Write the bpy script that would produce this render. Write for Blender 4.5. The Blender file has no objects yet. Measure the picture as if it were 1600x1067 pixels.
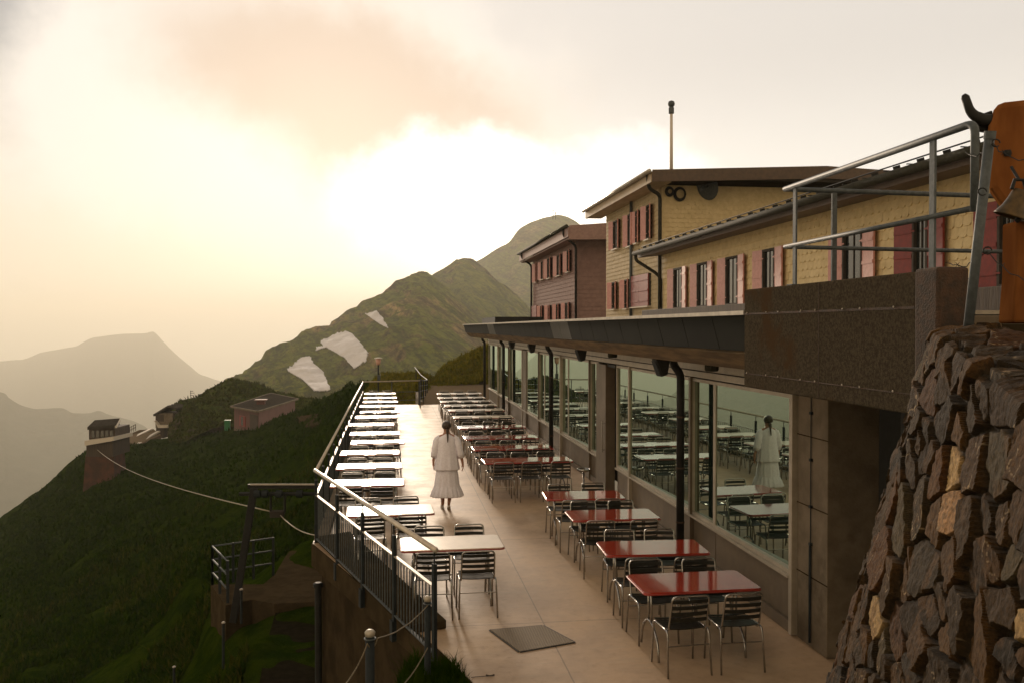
import bpy, bmesh, math, random
import numpy as np
from mathutils import Vector, Matrix, Euler, noise
from mathutils.bvhtree import BVHTree
R = math.radians
sc = bpy.context.scene
col = sc.collection
random.seed(7)

# ------------------------------------------------------------------ camera
CAM = Vector((0, 0, 3.42)); F = 1400.0
THETA = math.atan(188 / F); PITCH = math.atan(21.5 / F)
cam_d = bpy.data.cameras.new('camera'); cam_d.sensor_width = 36; cam_d.lens = F / 1600 * 36
cam_d.clip_start = 0.1; cam_d.clip_end = 40000
cam = bpy.data.objects.new('camera', cam_d); col.objects.link(cam)
cam.location = CAM; cam.rotation_euler = (R(90) - PITCH, 0, -THETA); sc.camera = cam
_M = cam.rotation_euler.to_matrix()
RT, UP, FW = _M @ Vector((1, 0, 0)), _M @ Vector((0, 1, 0)), _M @ Vector((0, 0, -1))
def ray(x, y): return RT * ((x - 800) / F) + UP * ((533.5 - y) / F) + FW
def at(x, y, D): return CAM + ray(x, y) * D            # point seen at a pixel, D metres along the view axis
def onX(x, y, X): d = ray(x, y); return CAM + d * (X / d.x)
def onY(x, y, Y): d = ray(x, y); return CAM + d * (Y / d.y)
def onZ(x, y, Z): d = ray(x, y); return CAM + d * ((Z - CAM.z) / d.z)

# ------------------------------------------------------------------ sky, sun, exposure
SUN_AZ, SUN_EL = R(-4), R(11)                            # azimuth from +Y towards +X
sdir = Vector((math.sin(SUN_AZ) * math.cos(SUN_EL), math.cos(SUN_AZ) * math.cos(SUN_EL), math.sin(SUN_EL)))
sun_d = bpy.data.lights.new('sun', 'SUN'); sun_d.energy = 2.0; sun_d.angle = R(9); sun_d.color = (1, .80, .60)
sun = bpy.data.objects.new('sun', sun_d); col.objects.link(sun)
sun.rotation_euler = (-sdir).to_track_quat('-Z', 'Y').to_euler()

world = bpy.data.worlds.new('World'); sc.world = world; world.use_nodes = True
class NT:
    """small helper to write node graphs"""
    def __init__(s, tree): s.t = tree; s.t.nodes.clear()
    def n(s, typ, ins=None, **kw):
        nd = s.t.nodes.new(typ)
        for k, v in kw.items(): setattr(nd, k, v)
        for k, v in (ins or {}).items():
            i = nd.inputs[k]
            if isinstance(v, bpy.types.NodeSocket): s.t.links.new(v, i)
            else: i.default_value = v
        return nd
    def m(s, op, a, b=0.0, c=0.0, clamp=False):
        nd = s.n('ShaderNodeMath', {0: a, 1: b, 2: c}, operation=op); nd.use_clamp = clamp
        return nd.outputs[0]
    def mix(s, fac, a, b, blend='MIX'):
        nd = s.n('ShaderNodeMix', data_type='RGBA', blend_type=blend)
        for k, v in ((0, fac), (6, a), (7, b)):
            if isinstance(v, bpy.types.NodeSocket): s.t.links.new(v, nd.inputs[k])
            else: nd.inputs[k].default_value = v if k == 0 else (v[0], v[1], v[2], 1)
        return nd.outputs[2]
    def ss(s, v, a, b):
        nd = s.n('ShaderNodeMapRange', {0: v, 1: a, 2: b, 3: 0.0, 4: 1.0}, interpolation_type='SMOOTHSTEP')
        return nd.outputs[0]
    def noise(s, vec, scale, detail=4, rough=.55, dist=0.0):
        return s.n('ShaderNodeTexNoise', {'Vector': vec, 'Scale': scale, 'Detail': detail, 'Roughness': rough, 'Distortion': dist})
W = NT(world.node_tree)
tc = W.n('ShaderNodeTexCoord').outputs['Generated']
sx = W.n('ShaderNodeSeparateXYZ', {0: tc})
az = W.m('MULTIPLY', W.m('ARCTAN2', sx.outputs[0], sx.outputs[1]), 57.2958)
el = W.m('MULTIPLY', W.m('ARCSINE', sx.outputs[2]), 57.2958)
wn = W.noise(tc, 5.0, 7, .6); wn2 = W.noise(tc, 2.2, 3, .5)
w1 = W.m('SUBTRACT', wn.outputs[0], .5); wc = W.n('ShaderNodeSeparateColor', {0: wn.outputs['Color']})
w2 = W.m('SUBTRACT', wc.outputs[2], .5); w3 = W.m('SUBTRACT', wn2.outputs[0], .5)
azw = W.m('ADD', az, W.m('MULTIPLY', w1, 14.0)); elw = W.m('ADD', el, W.m('MULTIPLY', w2, 11.0))
def blob(x, y, rx, ry, soft=.5, tilt=0.0, a=azw, e=elw):
    c, s_ = math.cos(R(tilt)), math.sin(R(tilt))
    dx, dy = W.m('SUBTRACT', a, x), W.m('SUBTRACT', e, y)
    u = W.m('DIVIDE', W.m('ADD', W.m('MULTIPLY', dx, c), W.m('MULTIPLY', dy, s_)), rx)
    v = W.m('DIVIDE', W.m('SUBTRACT', W.m('MULTIPLY', dy, c), W.m('MULTIPLY', dx, s_)), ry)
    d = W.m('SQRT', W.m('ADD', W.m('MULTIPLY', u, u), W.m('MULTIPLY', v, v)))
    return W.ss(d, 1.0 + soft * .5, 1.0 - soft * .5)
nish = W.n('ShaderNodeTexSky', sky_type='NISHITA', sun_disc=False, sun_elevation=SUN_EL, sun_rotation=SUN_AZ, dust_density=3.0)
upper = W.mix(W.ss(az, -30.0, 12.0), W.mix(W.ss(az, -62.0, -40.0), (.74, .69, .62), (.22, .23, .235)), (.60, .56, .51))
lowc = W.mix(W.ss(az, -24.0, 6.0), (.66, .59, .47), (.82, .78, .71))
base = W.mix(W.ss(el, 6.0, 17.0), lowc, upper)
base = W.mix(blob(-6.5, 13.0, 17.0, 8.6, .40), base, (.74, .68, .60))
base = W.mix(W.m('MULTIPLY', blob(-2.5, 14.6, 12, 4.8, 1.1, -16), 1.0), base, (.52, .40, .30))
base = W.mix(W.m('MULTIPLY', blob(10.0, 7.6, 12.5, 4.4, .4, -7), .95), base, (.98, .94, .88))
glow = W.n('ShaderNodeMath', {0: 2.718, 1: W.m('MULTIPLY', W.m('ADD', W.m('POWER', W.m('DIVIDE', W.m('SUBTRACT', az, 9.0), 7.5), 2.0), W.m('POWER', W.m('DIVIDE', W.m('SUBTRACT', el, 5.0), 4.0), 2.0)), -1.0)}, operation='POWER').outputs[0]
SKYN = W.mix(W.m('MULTIPLY', glow, 1.0, clamp=True), base, (2.0, 1.85, 1.6))
# away from the sunset the sky is dimmer
cosd = W.n('ShaderNodeVectorMath', {0: tc, 1: tuple(sdir)}, operation='DOT_PRODUCT').outputs['Value']
rearc = W.mix(W.ss(cosd, -.2, .8), (1.16, .95, .68), (1, 1, 1))
front = W.m('ADD', W.m('MULTIPLY', W.ss(cosd, -.1, .9), .12), .88)
high = W.m('SUBTRACT', 1.0, W.m('MULTIPLY', W.ss(el, 26.0, 60.0), .35))
colr = W.mix(1.0, W.mix(1.0, SKYN, rearc, 'MULTIPLY'), W.n('ShaderNodeCombineXYZ', {0: W.m('MULTIPLY', front, high), 1: W.m('MULTIPLY', front, high), 2: W.m('MULTIPLY', front, high)}).outputs[0], 'MULTIPLY')
bg1 = W.n('ShaderNodeBackground', {'Color': W.mix(1.0, nish.outputs[0], (.06, .065, .09), 'MULTIPLY'), 'Strength': .08})
bg2 = W.n('ShaderNodeBackground', {'Color': colr, 'Strength': 1.0})
add = W.n('ShaderNodeAddShader', {0: bg1.outputs[0], 1: bg2.outputs[0]})
W.n('ShaderNodeOutputWorld', {0: add.outputs[0]})

sc.view_settings.view_transform = 'Standard'; sc.view_settings.look = 'None'
sc.view_settings.exposure = 0.36; sc.view_settings.gamma = 1.0
sc.render.engine = 'CYCLES'
sc.cycles.max_bounces = 6; sc.cycles.diffuse_bounces = 3; sc.cycles.glossy_bounces = 4; sc.cycles.volume_bounces = 2
sc.cycles.use_denoising = True; sc.cycles.sample_clamp_indirect = 6

# ------------------------------------------------------------------ materials
def mat(name, c1, c2=None, scale=8.0, rough=.6, metal=0.0, bump=0.0, bscale=None, coat=0.0, spec=.5, detail=5, stretch=(1, 1, 1), rvar=0.0, third=None, tscale=2.0, coord='Object', ior=None):
    m = bpy.data.materials.new(name); m.use_nodes = True; T = NT(m.node_tree)
    co = T.n('ShaderNodeTexCoord').outputs[coord]
    mp = T.n('ShaderNodeMapping', {0: co, 3: stretch}).outputs[0]
    c = (*c1, 1)
    n1 = T.noise(mp, scale, detail, .6)
    if c2: c = T.mix(T.ss(n1.outputs[0], .35, .65), c1, c2)
    if third:
        n3 = T.noise(mp, tscale, 5, .65)
        c = T.mix(T.ss(n3.outputs[0], .52, .68), c, third)
    b = T.n('ShaderNodeBsdfPrincipled', {'Base Color': c, 'Roughness': rough, 'Metallic': metal, 'Coat Weight': coat, 'Coat Roughness': .04, 'Specular IOR Level': spec})
    if ior: b.inputs['IOR'].default_value = ior
    if name == 'green_mirror_glass': b.inputs['Specular Tint'].default_value = (.80, 1, .86, 1)
    if rvar:
        r = T.m('ADD', T.m('MULTIPLY', T.noise(mp, scale * .35, 4, .6).outputs[0], rvar), rough - rvar / 2)
        T.t.links.new(r, b.inputs['Roughness'])
    if bump:
        nb = T.noise(mp, bscale or scale * 3, 6, .6)
        bp = T.n('ShaderNodeBump', {'Strength': bump, 'Distance': .02, 'Height': nb.outputs[0]})
        T.t.links.new(bp.outputs[0], b.inputs['Normal'])
    T.n('ShaderNodeOutputMaterial', {0: b.outputs[0]})
    m['T'] = 1
    return m
M = {}
M['steel'] = mat('galvanised_steel', (.085, .098, .105), (.055, .065, .07), 22, .6, .3, .08)
M['dark_steel'] = mat('painted_post_steel', (.020, .026, .029), (.013, .017, .019), 9, .7, 0, .1, spec=.2)
M['chrome'] = mat('chair_tube', (.42, .41, .39), (.34, .33, .32), 30, .26, .9)
M['slat'] = mat('dark_slat', (.014, .014, .011), (.022, .021, .016), 25, .45, 0, .05, spec=.25)
M['red_top'] = mat('red_table_enamel', (.34, .030, .014), (.28, .022, .010), 6, .10, 0, .02, 3, coat=.6, spec=.7, rvar=.06)
M['cream_sheen_top'] = mat('pale_enamel_and_sky_sheen', (.66, .56, .44), (.58, .49, .38), 6, .3, 0, .02, 3, coat=.1, rvar=.08)  # pale enamel tops; on the far long tables it paints sky reflection
M['red_edge'] = mat('red_edge', (.36, .04, .025), (.28, .03, .02), 10, .35)
M['black'] = mat('black_metal', (.010, .010, .009), (.015, .015, .014), 12, .6, 0, .05, spec=.25)
M['concrete'] = mat('concrete', (.18, .145, .105), (.13, .105, .075), 3.2, .95, 0, .35, 30, third=(.095, .075, .052), tscale=1.1, spec=.1)
M['dark_concrete'] = mat('mottled_concrete', (.050, .036, .020), (.030, .022, .013), 2.4, .95, 0, .3, 26, spec=0)  # dark tone mottled by noise
M['beam'] = mat('rusty_aggregate_concrete', (.092, .074, .052), (.050, .041, .030), 55, .95, 0, .7, 120, third=(.075, .047, .027), tscale=1.6, spec=0)
M['rust_end'] = mat('rust_stained_concrete', (.070, .036, .020), (.036, .024, .016), 14, .9, 0, .6, 60)
M['facade_metal'] = mat('brownish_facade_metal', (.16, .125, .085), (.125, .098, .068), 3, .5, .2, .03, spec=.3)
M['pale_metal'] = mat('pale_frame_metal', (.40, .35, .28), (.33, .29, .23), 5, .45, .2)
M['glass'] = mat('green_mirror_glass', (.012, .022, .017), None, 2, .0, 0, spec=1.0, ior=3.1)
M['rib_glass'] = mat('dark_window_glass', (.018, .02, .018), None, 2, .06, 0, spec=.8, ior=1.6)
M['panel'] = mat('canopy_panel', (.010, .011, .007), (.006, .007, .005), 2.5, .7, 0, .05, stretch=(1, .4, 1), spec=.15)
M['panel_reflection'] = mat('canopy_panel_reflection', (.016, .017, .016), (.022, .022, .02), 2.5, .38)  # off-tone panels paint in shadow-like reflections along the eave
M['wood'] = mat('weathered_wood', (.20, .13, .06), (.09, .06, .03), 9, .8, 0, .3, 40, stretch=(1, .12, 1))
M['rim'] = mat('roof_edge_metal', (.42, .37, .30), (.30, .26, .21), 6, .4, .5, .05)
M['yellow'] = mat('yellow_shingle', (.76, .61, .35), (.66, .52, .28), 5.5, .75, 0, .2, 40)
M['purple'] = mat('mauve_shingle', (.27, .17, .15), (.22, .135, .12), 4.5, .8, 0, .2, 40)
M['yellow_shaded'] = mat('shaded_yellow_shingle', (.52, .42, .26), (.44, .35, .21), 4.5, .8, 0, .2, 40)  # yellow shingle darkened, painting shade on the side wall
M['shutter'] = mat('sky_sheen_red_paint', (.58, .27, .235), (.50, .22, .19), 12, .42, 0, .06, coat=.2)  # red paint paled to pink, sky sheen put into the colour
M['shutter_deep'] = mat('deep_red_shutter_paint', (.22, .022, .014), (.17, .018, .012), 12, .5, 0, .06)
M['white_trim'] = mat('white_trim', (.55, .49, .41), (.54, .48, .40), 12, .6)
M['roof'] = mat('dark_roof', (.055, .048, .040), (.038, .034, .029), 3, .95, 0, .2, spec=0)
M['win_frame'] = mat('window_frame', (.08, .07, .06), (.06, .052, .045), 8, .7, spec=.1)
M['purple_trim'] = mat('mauve_trim', (.30, .19, .165), (.25, .155, .135), 8, .6)
M['tan_trim'] = mat('tan_eaves_board', (.40, .29, .16), (.31, .22, .12), 7, .6, 0, .1, stretch=(1, .2, 1))
M['brown_trim'] = mat('brown_eaves_board', (.095, .060, .038), (.07, .045, .03), 7, .6, 0, .1)
M['copper'] = mat('weathered_gutter', (.030, .030, .022), (.045, .042, .030), 10, .8, 0, spec=.15)
M['orange_wood'] = mat('varnished_carved_wood', (.21, .080, .024), (.13, .046, .014), 4, .7, 0, .15, 16, stretch=(1, 1, .3), spec=0)
M['brass'] = mat('aged_brass', (.10, .062, .024), (.05, .034, .016), 14, .45, .6, .1)
M['snow'] = mat('old_snow', (.66, .64, .67), (.60, .58, .60), .05, .9, 0, .1, .4, third=(.54, .52, .53), tscale=.06, spec=.1)
M['skin'] = mat('skin', (.40, .20, .13), (.35, .17, .11), 20, .5)
M['hair'] = mat('dark_brown_hair', (.030, .017, .011), (.05, .028, .017), 60, .45, 0, .4, 140, stretch=(1, 1, .2))
M['linen'] = mat('pale_linen', (.88, .86, .95), (.80, .77, .86), 30, .85, 0, .3, 60)
M['shoe'] = mat('white_shoe', (.55, .50, .44), None, 5, .6)
M['rope'] = mat('pale_rope', (.20, .155, .09), (.11, .085, .05), 60, .8, 0, .4)
M['cable'] = mat('steel_cable', (.24, .20, .12), None, 5, .6, .1)
M['brick'] = mat('brick_red_masonry', (.085, .032, .018), (.045, .022, .013), 1.2, .85, 0, .5, 6)
M['pink'] = mat('faded_pink_boards', (.14, .058, .045), (.10, .042, .033), 1.5, .7, 0, .3, 8, stretch=(4, 4, .3))
M['dark_wood'] = mat('dark_timber', (.065, .045, .028), (.04, .028, .02), 2.5, .75, 0, .4, 12, stretch=(4, 4, .3))
M['grass_blade'] = mat('grass_blade', (.010, .028, .001), (.025, .043, .002), 3.0, 1, spec=.0)
M['grass_dry'] = mat('dry_grass_blade', (.050, .052, .006), (.026, .040, .004), 3.0, 1, spec=.0)
M['rim_light'] = mat('rimlit_grass_blade', (.20, .165, .02), (.09, .10, .015), 3.0, 1, spec=0)  # bank grass blades yellowed to paint in the rim light
M['gravel'] = mat('gravel', (.20, .15, .10), (.12, .095, .065), 30, .95, 0, .6, 50, third=(.15, .115, .075), tscale=.8, spec=0)
M['lamp_white'] = mat('milky_lamp_glass', (.62, .36, .28), None, 5, .3)
M['green_bin'] = mat('green_plastic', (.02, .18, .06), None, 5, .4)

M['path_concrete'] = mat('path_concrete', (.060, .043, .024), (.040, .030, .017), 3, .95, 0, .4, 25, spec=0)
M['path_dark'] = mat('path_dark', (.018, .015, .009), (.012, .010, .006), 5, .95, 0, .4, 45, spec=0)  # darker tone for the lower stretch of path
def floor_mat():
    m = bpy.data.materials.new('terrace_concrete'); m.use_nodes = True; T = NT(m.node_tree)
    co = T.n('ShaderNodeTexCoord').outputs['Object']; s = T.n('ShaderNodeSeparateXYZ', {0: co})
    n1 = T.noise(co, 1.3, 6, .65); n2 = T.noise(co, 9, 5, .6); n3 = T.noise(T.n('ShaderNodeMapping', {0: co, 3: (.6, 5, 1)}).outputs[0], 1.6, 5, .6)
    c = T.mix(T.ss(n1.outputs[0], .35, .68), (.49, .345, .22), (.36, .25, .16))
    c = T.mix(T.m('MULTIPLY', T.ss(n2.outputs[0], .5, .75), .45), c, (.25, .165, .10))
    c = T.mix(T.m('MULTIPLY', T.ss(n3.outputs[0], .52, .7), .3), c, (.34, .27, .19))
    # expansion joints every 4.1 m across, one lengthwise
    jy = T.m('ABSOLUTE', T.m('SUBTRACT', T.m('FRACT', T.m('DIVIDE', T.m('ADD', s.outputs[1], T.m('MULTIPLY', n1.outputs[0], .05)), 4.1)), .5))
    jm = T.m('LESS_THAN', jy, .0022)
    jx = T.m('LESS_THAN', T.m('ABSOLUTE', T.m('SUBTRACT', T.m('ADD', s.outputs[0], T.m('MULTIPLY', n1.outputs[0], .02)), 1.75)), .008)
    jj = T.m('MAXIMUM', jm, jx)
    c = T.mix(T.m('MULTIPLY', jj, .55), c, (.07, .05, .035))
    r = T.m('ADD', T.m('MULTIPLY', n1.outputs[0], .34), .26)
    r = T.m('ADD', r, T.m('MULTIPLY', n2.outputs[0], .08))
    bh = T.m('ADD', T.m('MULTIPLY', T.noise(T.n('ShaderNodeMapping', {0: co, 3: (.35, 3.0, 1)}).outputs[0], 3.5, 5, .6).outputs[0], .5), T.m('MULTIPLY', n2.outputs[0], .35))
    bp = T.n('ShaderNodeBump', {'Strength': .35, 'Distance': .02, 'Height': bh})
    b = T.n('ShaderNodeBsdfPrincipled', {'Base Color': c, 'Roughness': r, 'Specular IOR Level': .28, 'Normal': bp.outputs[0]})
    T.n('ShaderNodeOutputMaterial', {0: b.outputs[0]}); return m
M['floor'] = floor_mat()

def terrain_mat(name, grass1, grass2, rock1, rock2, rockamt, scale, strata=None, bump=.8, dist=.5, path=None):
    m = bpy.data.materials.new(name); m.use_nodes = True; T = NT(m.node_tree)
    co = T.n('ShaderNodeTexCoord').outputs['Object']
    n1 = T.noise(co, scale, 8, .65); n2 = T.noise(co, scale * 6, 6, .7); n3 = T.noise(co, scale * .25, 5, .6)
    g = T.mix(T.ss(n2.outputs[0], .36, .62), grass1, grass2)
    if strata:
        s_ = T.n('ShaderNodeSeparateXYZ', {0: co}).outputs
        ac = T.m('ADD', s_[0], s_[2]); al = T.m('SUBTRACT', s_[0], s_[2])
        mp = T.n('ShaderNodeCombineXYZ', {0: T.m('MULTIPLY', ac, 1.0), 1: T.m('MULTIPLY', al, .16), 2: T.m('MULTIPLY', s_[1], .25)}).outputs[0]
        rv = T.m('ADD', T.m('MULTIPLY', T.noise(mp, strata, 8, .72, .6).outputs[0], .65), T.m('MULTIPLY', T.noise(co, strata * 3.0, 6, .7).outputs[0], .35))
    else: rv = n2.outputs[0]
    rk = T.mix(T.ss(rv, .38, .62), rock1, rock2)
    nz = T.n('ShaderNodeSeparateXYZ', {0: T.n('ShaderNodeNewGeometry').outputs['Normal']}).outputs[2]
    v = T.m('ADD', T.m('MULTIPLY', n1.outputs[0], .55), T.m('MULTIPLY', n3.outputs[0], .45))
    v = T.m('ADD', v, T.m('MULTIPLY', T.m('SUBTRACT', rv, .5), .9))
    v = T.m('SUBTRACT', v, T.m('MULTIPLY', T.m('SUBTRACT', nz, .7), .25))
    k = T.ss(v, .62 - rockamt, .76 - rockamt)
    c = T.mix(k, g, rk)
    if strata:
        f1 = T.noise(mp, strata * 4.0, 6, .75, .4).outputs[0]; f2 = T.noise(co, strata * 9.0, 5, .7).outputs[0]
        ff = T.ss(T.m('ADD', T.m('MULTIPLY', f1, .6), T.m('MULTIPLY', f2, .4)), .42, .58)
        c = T.mix(.85, c, T.mix(ff, (.42, .46, .40), (1.75, 1.62, 1.45)), 'MULTIPLY')
    h = T.m('ADD', T.m('MULTIPLY', rv, .6), T.m('MULTIPLY', n2.outputs[0], .5))
    bp = T.n('ShaderNodeBump', {'Strength': bump, 'Distance': dist, 'Height': h})
    b = T.n('ShaderNodeBsdfPrincipled', {'Base Color': c, 'Roughness': 1.0, 'Specular IOR Level': 0.0, 'Normal': bp.outputs[0]})
    T.n('ShaderNodeOutputMaterial', {0: b.outputs[0]}); return m
M['hill'] = terrain_mat('hillside_turf', (.009, .020, .001), (.023, .037, .002), (.028, .023, .004), (.010, .014, .002), -.04, .22, bump=.9, dist=.35)
M['knob'] = terrain_mat('grassy_rock', (.030, .050, .006), (.065, .080, .012), (.095, .075, .045), (.05, .042, .027), .10, .12, bump=1, dist=.8)
M['bank'] = terrain_mat('grassy_bank', (.060, .070, .012), (.15, .125, .022), (.13, .085, .040), (.06, .040, .020), .10, .5, bump=1, dist=.25)
M['ridge'] = terrain_mat('mountain_turf_rock', (.050, .070, .006), (.095, .110, .014), (.27, .20, .09), (.020, .018, .006), .17, .009,
                         .026, bump=1, dist=16)
M['far'] = terrain_mat('far_forest_rock', (.035, .045, .025), (.055, .060, .035), (.10, .09, .07), (.07, .06, .05), .0, .004, bump=.8, dist=15)

# ------------------------------------------------------------------ mesh helpers
class MB:
    def __init__(s): s.v = []; s.f = []
    def add(s, vs, fs):
        o = len(s.v); s.v += [tuple(v) for v in vs]; s.f += [tuple(i + o for i in f) for f in fs]; return s
    def box(s, a, b):
        x0, y0, z0 = a; x1, y1, z1 = b
        return s.add([(x0, y0, z0), (x1, y0, z0), (x1, y1, z0), (x0, y1, z0), (x0, y0, z1), (x1, y0, z1), (x1, y1, z1), (x0, y1, z1)],
                     [(0, 3, 2, 1), (4, 5, 6, 7), (0, 1, 5, 4), (1, 2, 6, 5), (2, 3, 7, 6), (3, 0, 4, 7)])
    def obox(s, c, ux, uy, uz):       # centre + half vectors
        c = Vector(c); ux, uy, uz = Vector(ux), Vector(uy), Vector(uz)
        vs = [c + ux * a + uy * b + uz * d for d in (-1, 1) for a, b in ((-1, -1), (1, -1), (1, 1), (-1, 1))]
        return s.add(vs, [(0, 3, 2, 1), (4, 5, 6, 7), (0, 1, 5, 4), (1, 2, 6, 5), (2, 3, 7, 6), (3, 0, 4, 7)])
    def bar(s, p, q, w, h):           # rectangular bar p->q, w sideways, h vertical-ish
        p, q = Vector(p), Vector(q); d = (q - p); L = d.length; d.normalize()
        up = Vector((0, 0, 1)) if abs(d.z) < .95 else Vector((0, 1, 0))
        sd = d.cross(up).normalized(); u2 = sd.cross(d).normalized()
        return s.obox((p + q) / 2, d * L / 2, sd * w / 2, u2 * h / 2)
    def tube(s, pts, r, seg=8, closed=False, caps=True):
        pts = [Vector(p) for p in pts]; n = len(pts); rr = r if isinstance(r, (list, tuple)) else [r] * n
        rings = []; nrm = None
        for i, p in enumerate(pts):
            a = pts[i - 1] if (i > 0 or closed) else p; b = pts[(i + 1) % n] if (i < n - 1 or closed) else p
            t = (b - a).normalized()
            if nrm is None: nrm = t.orthogonal().normalized()
            else:
                nrm = nrm - t * nrm.dot(t)
                nrm = nrm.normalized() if nrm.length > 1e-6 else t.orthogonal().normalized()
            bn = t.cross(nrm)
            rings.append([p + (nrm * math.cos(2 * math.pi * k / seg) + bn * math.sin(2 * math.pi * k / seg)) * rr[i] for k in range(seg)])
        o = []; [o.extend(x) for x in rings]; fs = []
        for i in range(n if closed else n - 1):
            j = (i + 1) % n
            for k in range(seg): k2 = (k + 1) % seg; fs.append((i * seg + k, i * seg + k2, j * seg + k2, j * seg + k))
        if caps and not closed: fs.append(tuple(range(seg - 1, -1, -1))); fs.append(tuple((n - 1) * seg + k for k in range(seg)))
        return s.add(o, fs)
    def prism(s, poly, z0, z1):
        n = len(poly); vs = [(x, y, z0) for x, y in poly] + [(x, y, z1) for x, y in poly]
        return s.add(vs, [tuple(range(n - 1, -1, -1)), tuple(range(n, 2 * n))] + [(i, (i + 1) % n, n + (i + 1) % n, n + i) for i in range(n)])
    def extr(s, poly3, d):            # polygon of 3-D points extruded by vector
        n = len(poly3); d = Vector(d); vs = [Vector(p) for p in poly3]; vs = vs + [v + d for v in vs]
        return s.add(vs, [tuple(range(n - 1, -1, -1)), tuple(range(n, 2 * n))] + [(i, (i + 1) % n, n + (i + 1) % n, n + i) for i in range(n)])
    def lathe(s, prof, c=(0, 0, 0), seg=20):
        vs = [(c[0] + r * math.cos(2 * math.pi * k / seg), c[1] + r * math.sin(2 * math.pi * k / seg), c[2] + z) for r, z in prof for k in range(seg)]
        fs = [(i * seg + k, i * seg + (k + 1) % seg, (i + 1) * seg + (k + 1) % seg, (i + 1) * seg + k) for i in range(len(prof) - 1) for k in range(seg)]
        fs += [tuple(range(seg - 1, -1, -1)), tuple((len(prof) - 1) * seg + k for k in range(seg))]
        return s.add(vs, fs)
    def build(s, name, m, parent=None, smooth=False, bevel=0.0, origin=None, fix=True):
        me = bpy.data.meshes.new(name)
        o3 = Vector(origin) if origin is not None else (parent.matrix_local.translation if (parent and parent.get('wroot')) else Vector())
        if parent is not None and not parent.get('wroot') and parent.parent is not None and origin is None:
            pr = parent.parent
            if pr.get('wroot'): o3 = pr.matrix_local.translation
        me.from_pydata([tuple(Vector(v) - o3) for v in s.v], [], s.f)
        me.materials.append(m)
        if fix:
            bm = bmesh.new(); bm.from_mesh(me); bmesh.ops.recalc_face_normals(bm, faces=bm.faces); bm.to_mesh(me); bm.free()
        if smooth: me.shade_smooth() if hasattr(me, 'shade_smooth') else me.polygons.foreach_set('use_smooth', [True] * len(me.polygons))
        o = bpy.data.objects.new(name, me); col.objects.link(o)
        if parent is not None: o.parent = parent
        elif origin is not None: o.location = origin
        if bevel:
            b = o.modifiers.new('bevel', 'BEVEL'); b.width = bevel; b.segments = 2; b.limit_method = 'ANGLE'
        return o
def thing(name, loc, label, cat, group=None):
    o = bpy.data.objects.new(name, None); col.objects.link(o); o.location = loc; o.matrix_local.translation = loc
    o.empty_display_size = .2; o['label'] = label; o['category'] = cat; o['wroot'] = 1
    if group: o['group'] = group
    bpy.context.view_layer.update()
    return o
def tag(o, label=None, cat=None, group=None, kind=None):
    for k, v in (('label', label), ('category', cat), ('group', group), ('kind', kind)):
        if v: o[k] = v
    return o
def centre(mb): 
    a = np.array(mb.v); return Vector(((a[:, 0].min() + a[:, 0].max()) / 2, (a[:, 1].min() + a[:, 1].max()) / 2, a[:, 2].min()))
def arc(pts, r, n=5):                 # polyline with rounded corners
    pts = [Vector(p) for p in pts]; out = [pts[0]]
    for i in range(1, len(pts) - 1):
        a, b, c = pts[i - 1], pts[i], pts[i + 1]
        rr = min(r, (a - b).length * .49, (c - b).length * .49)
        p0 = b + (a - b).normalized() * rr; p1 = b + (c - b).normalized() * rr
        for k in range(n + 1):
            t = k / n; out.append(p0 * (1 - t) ** 2 + b * 2 * t * (1 - t) + p1 * t * t)
    out.append(pts[-1]); return out

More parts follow.
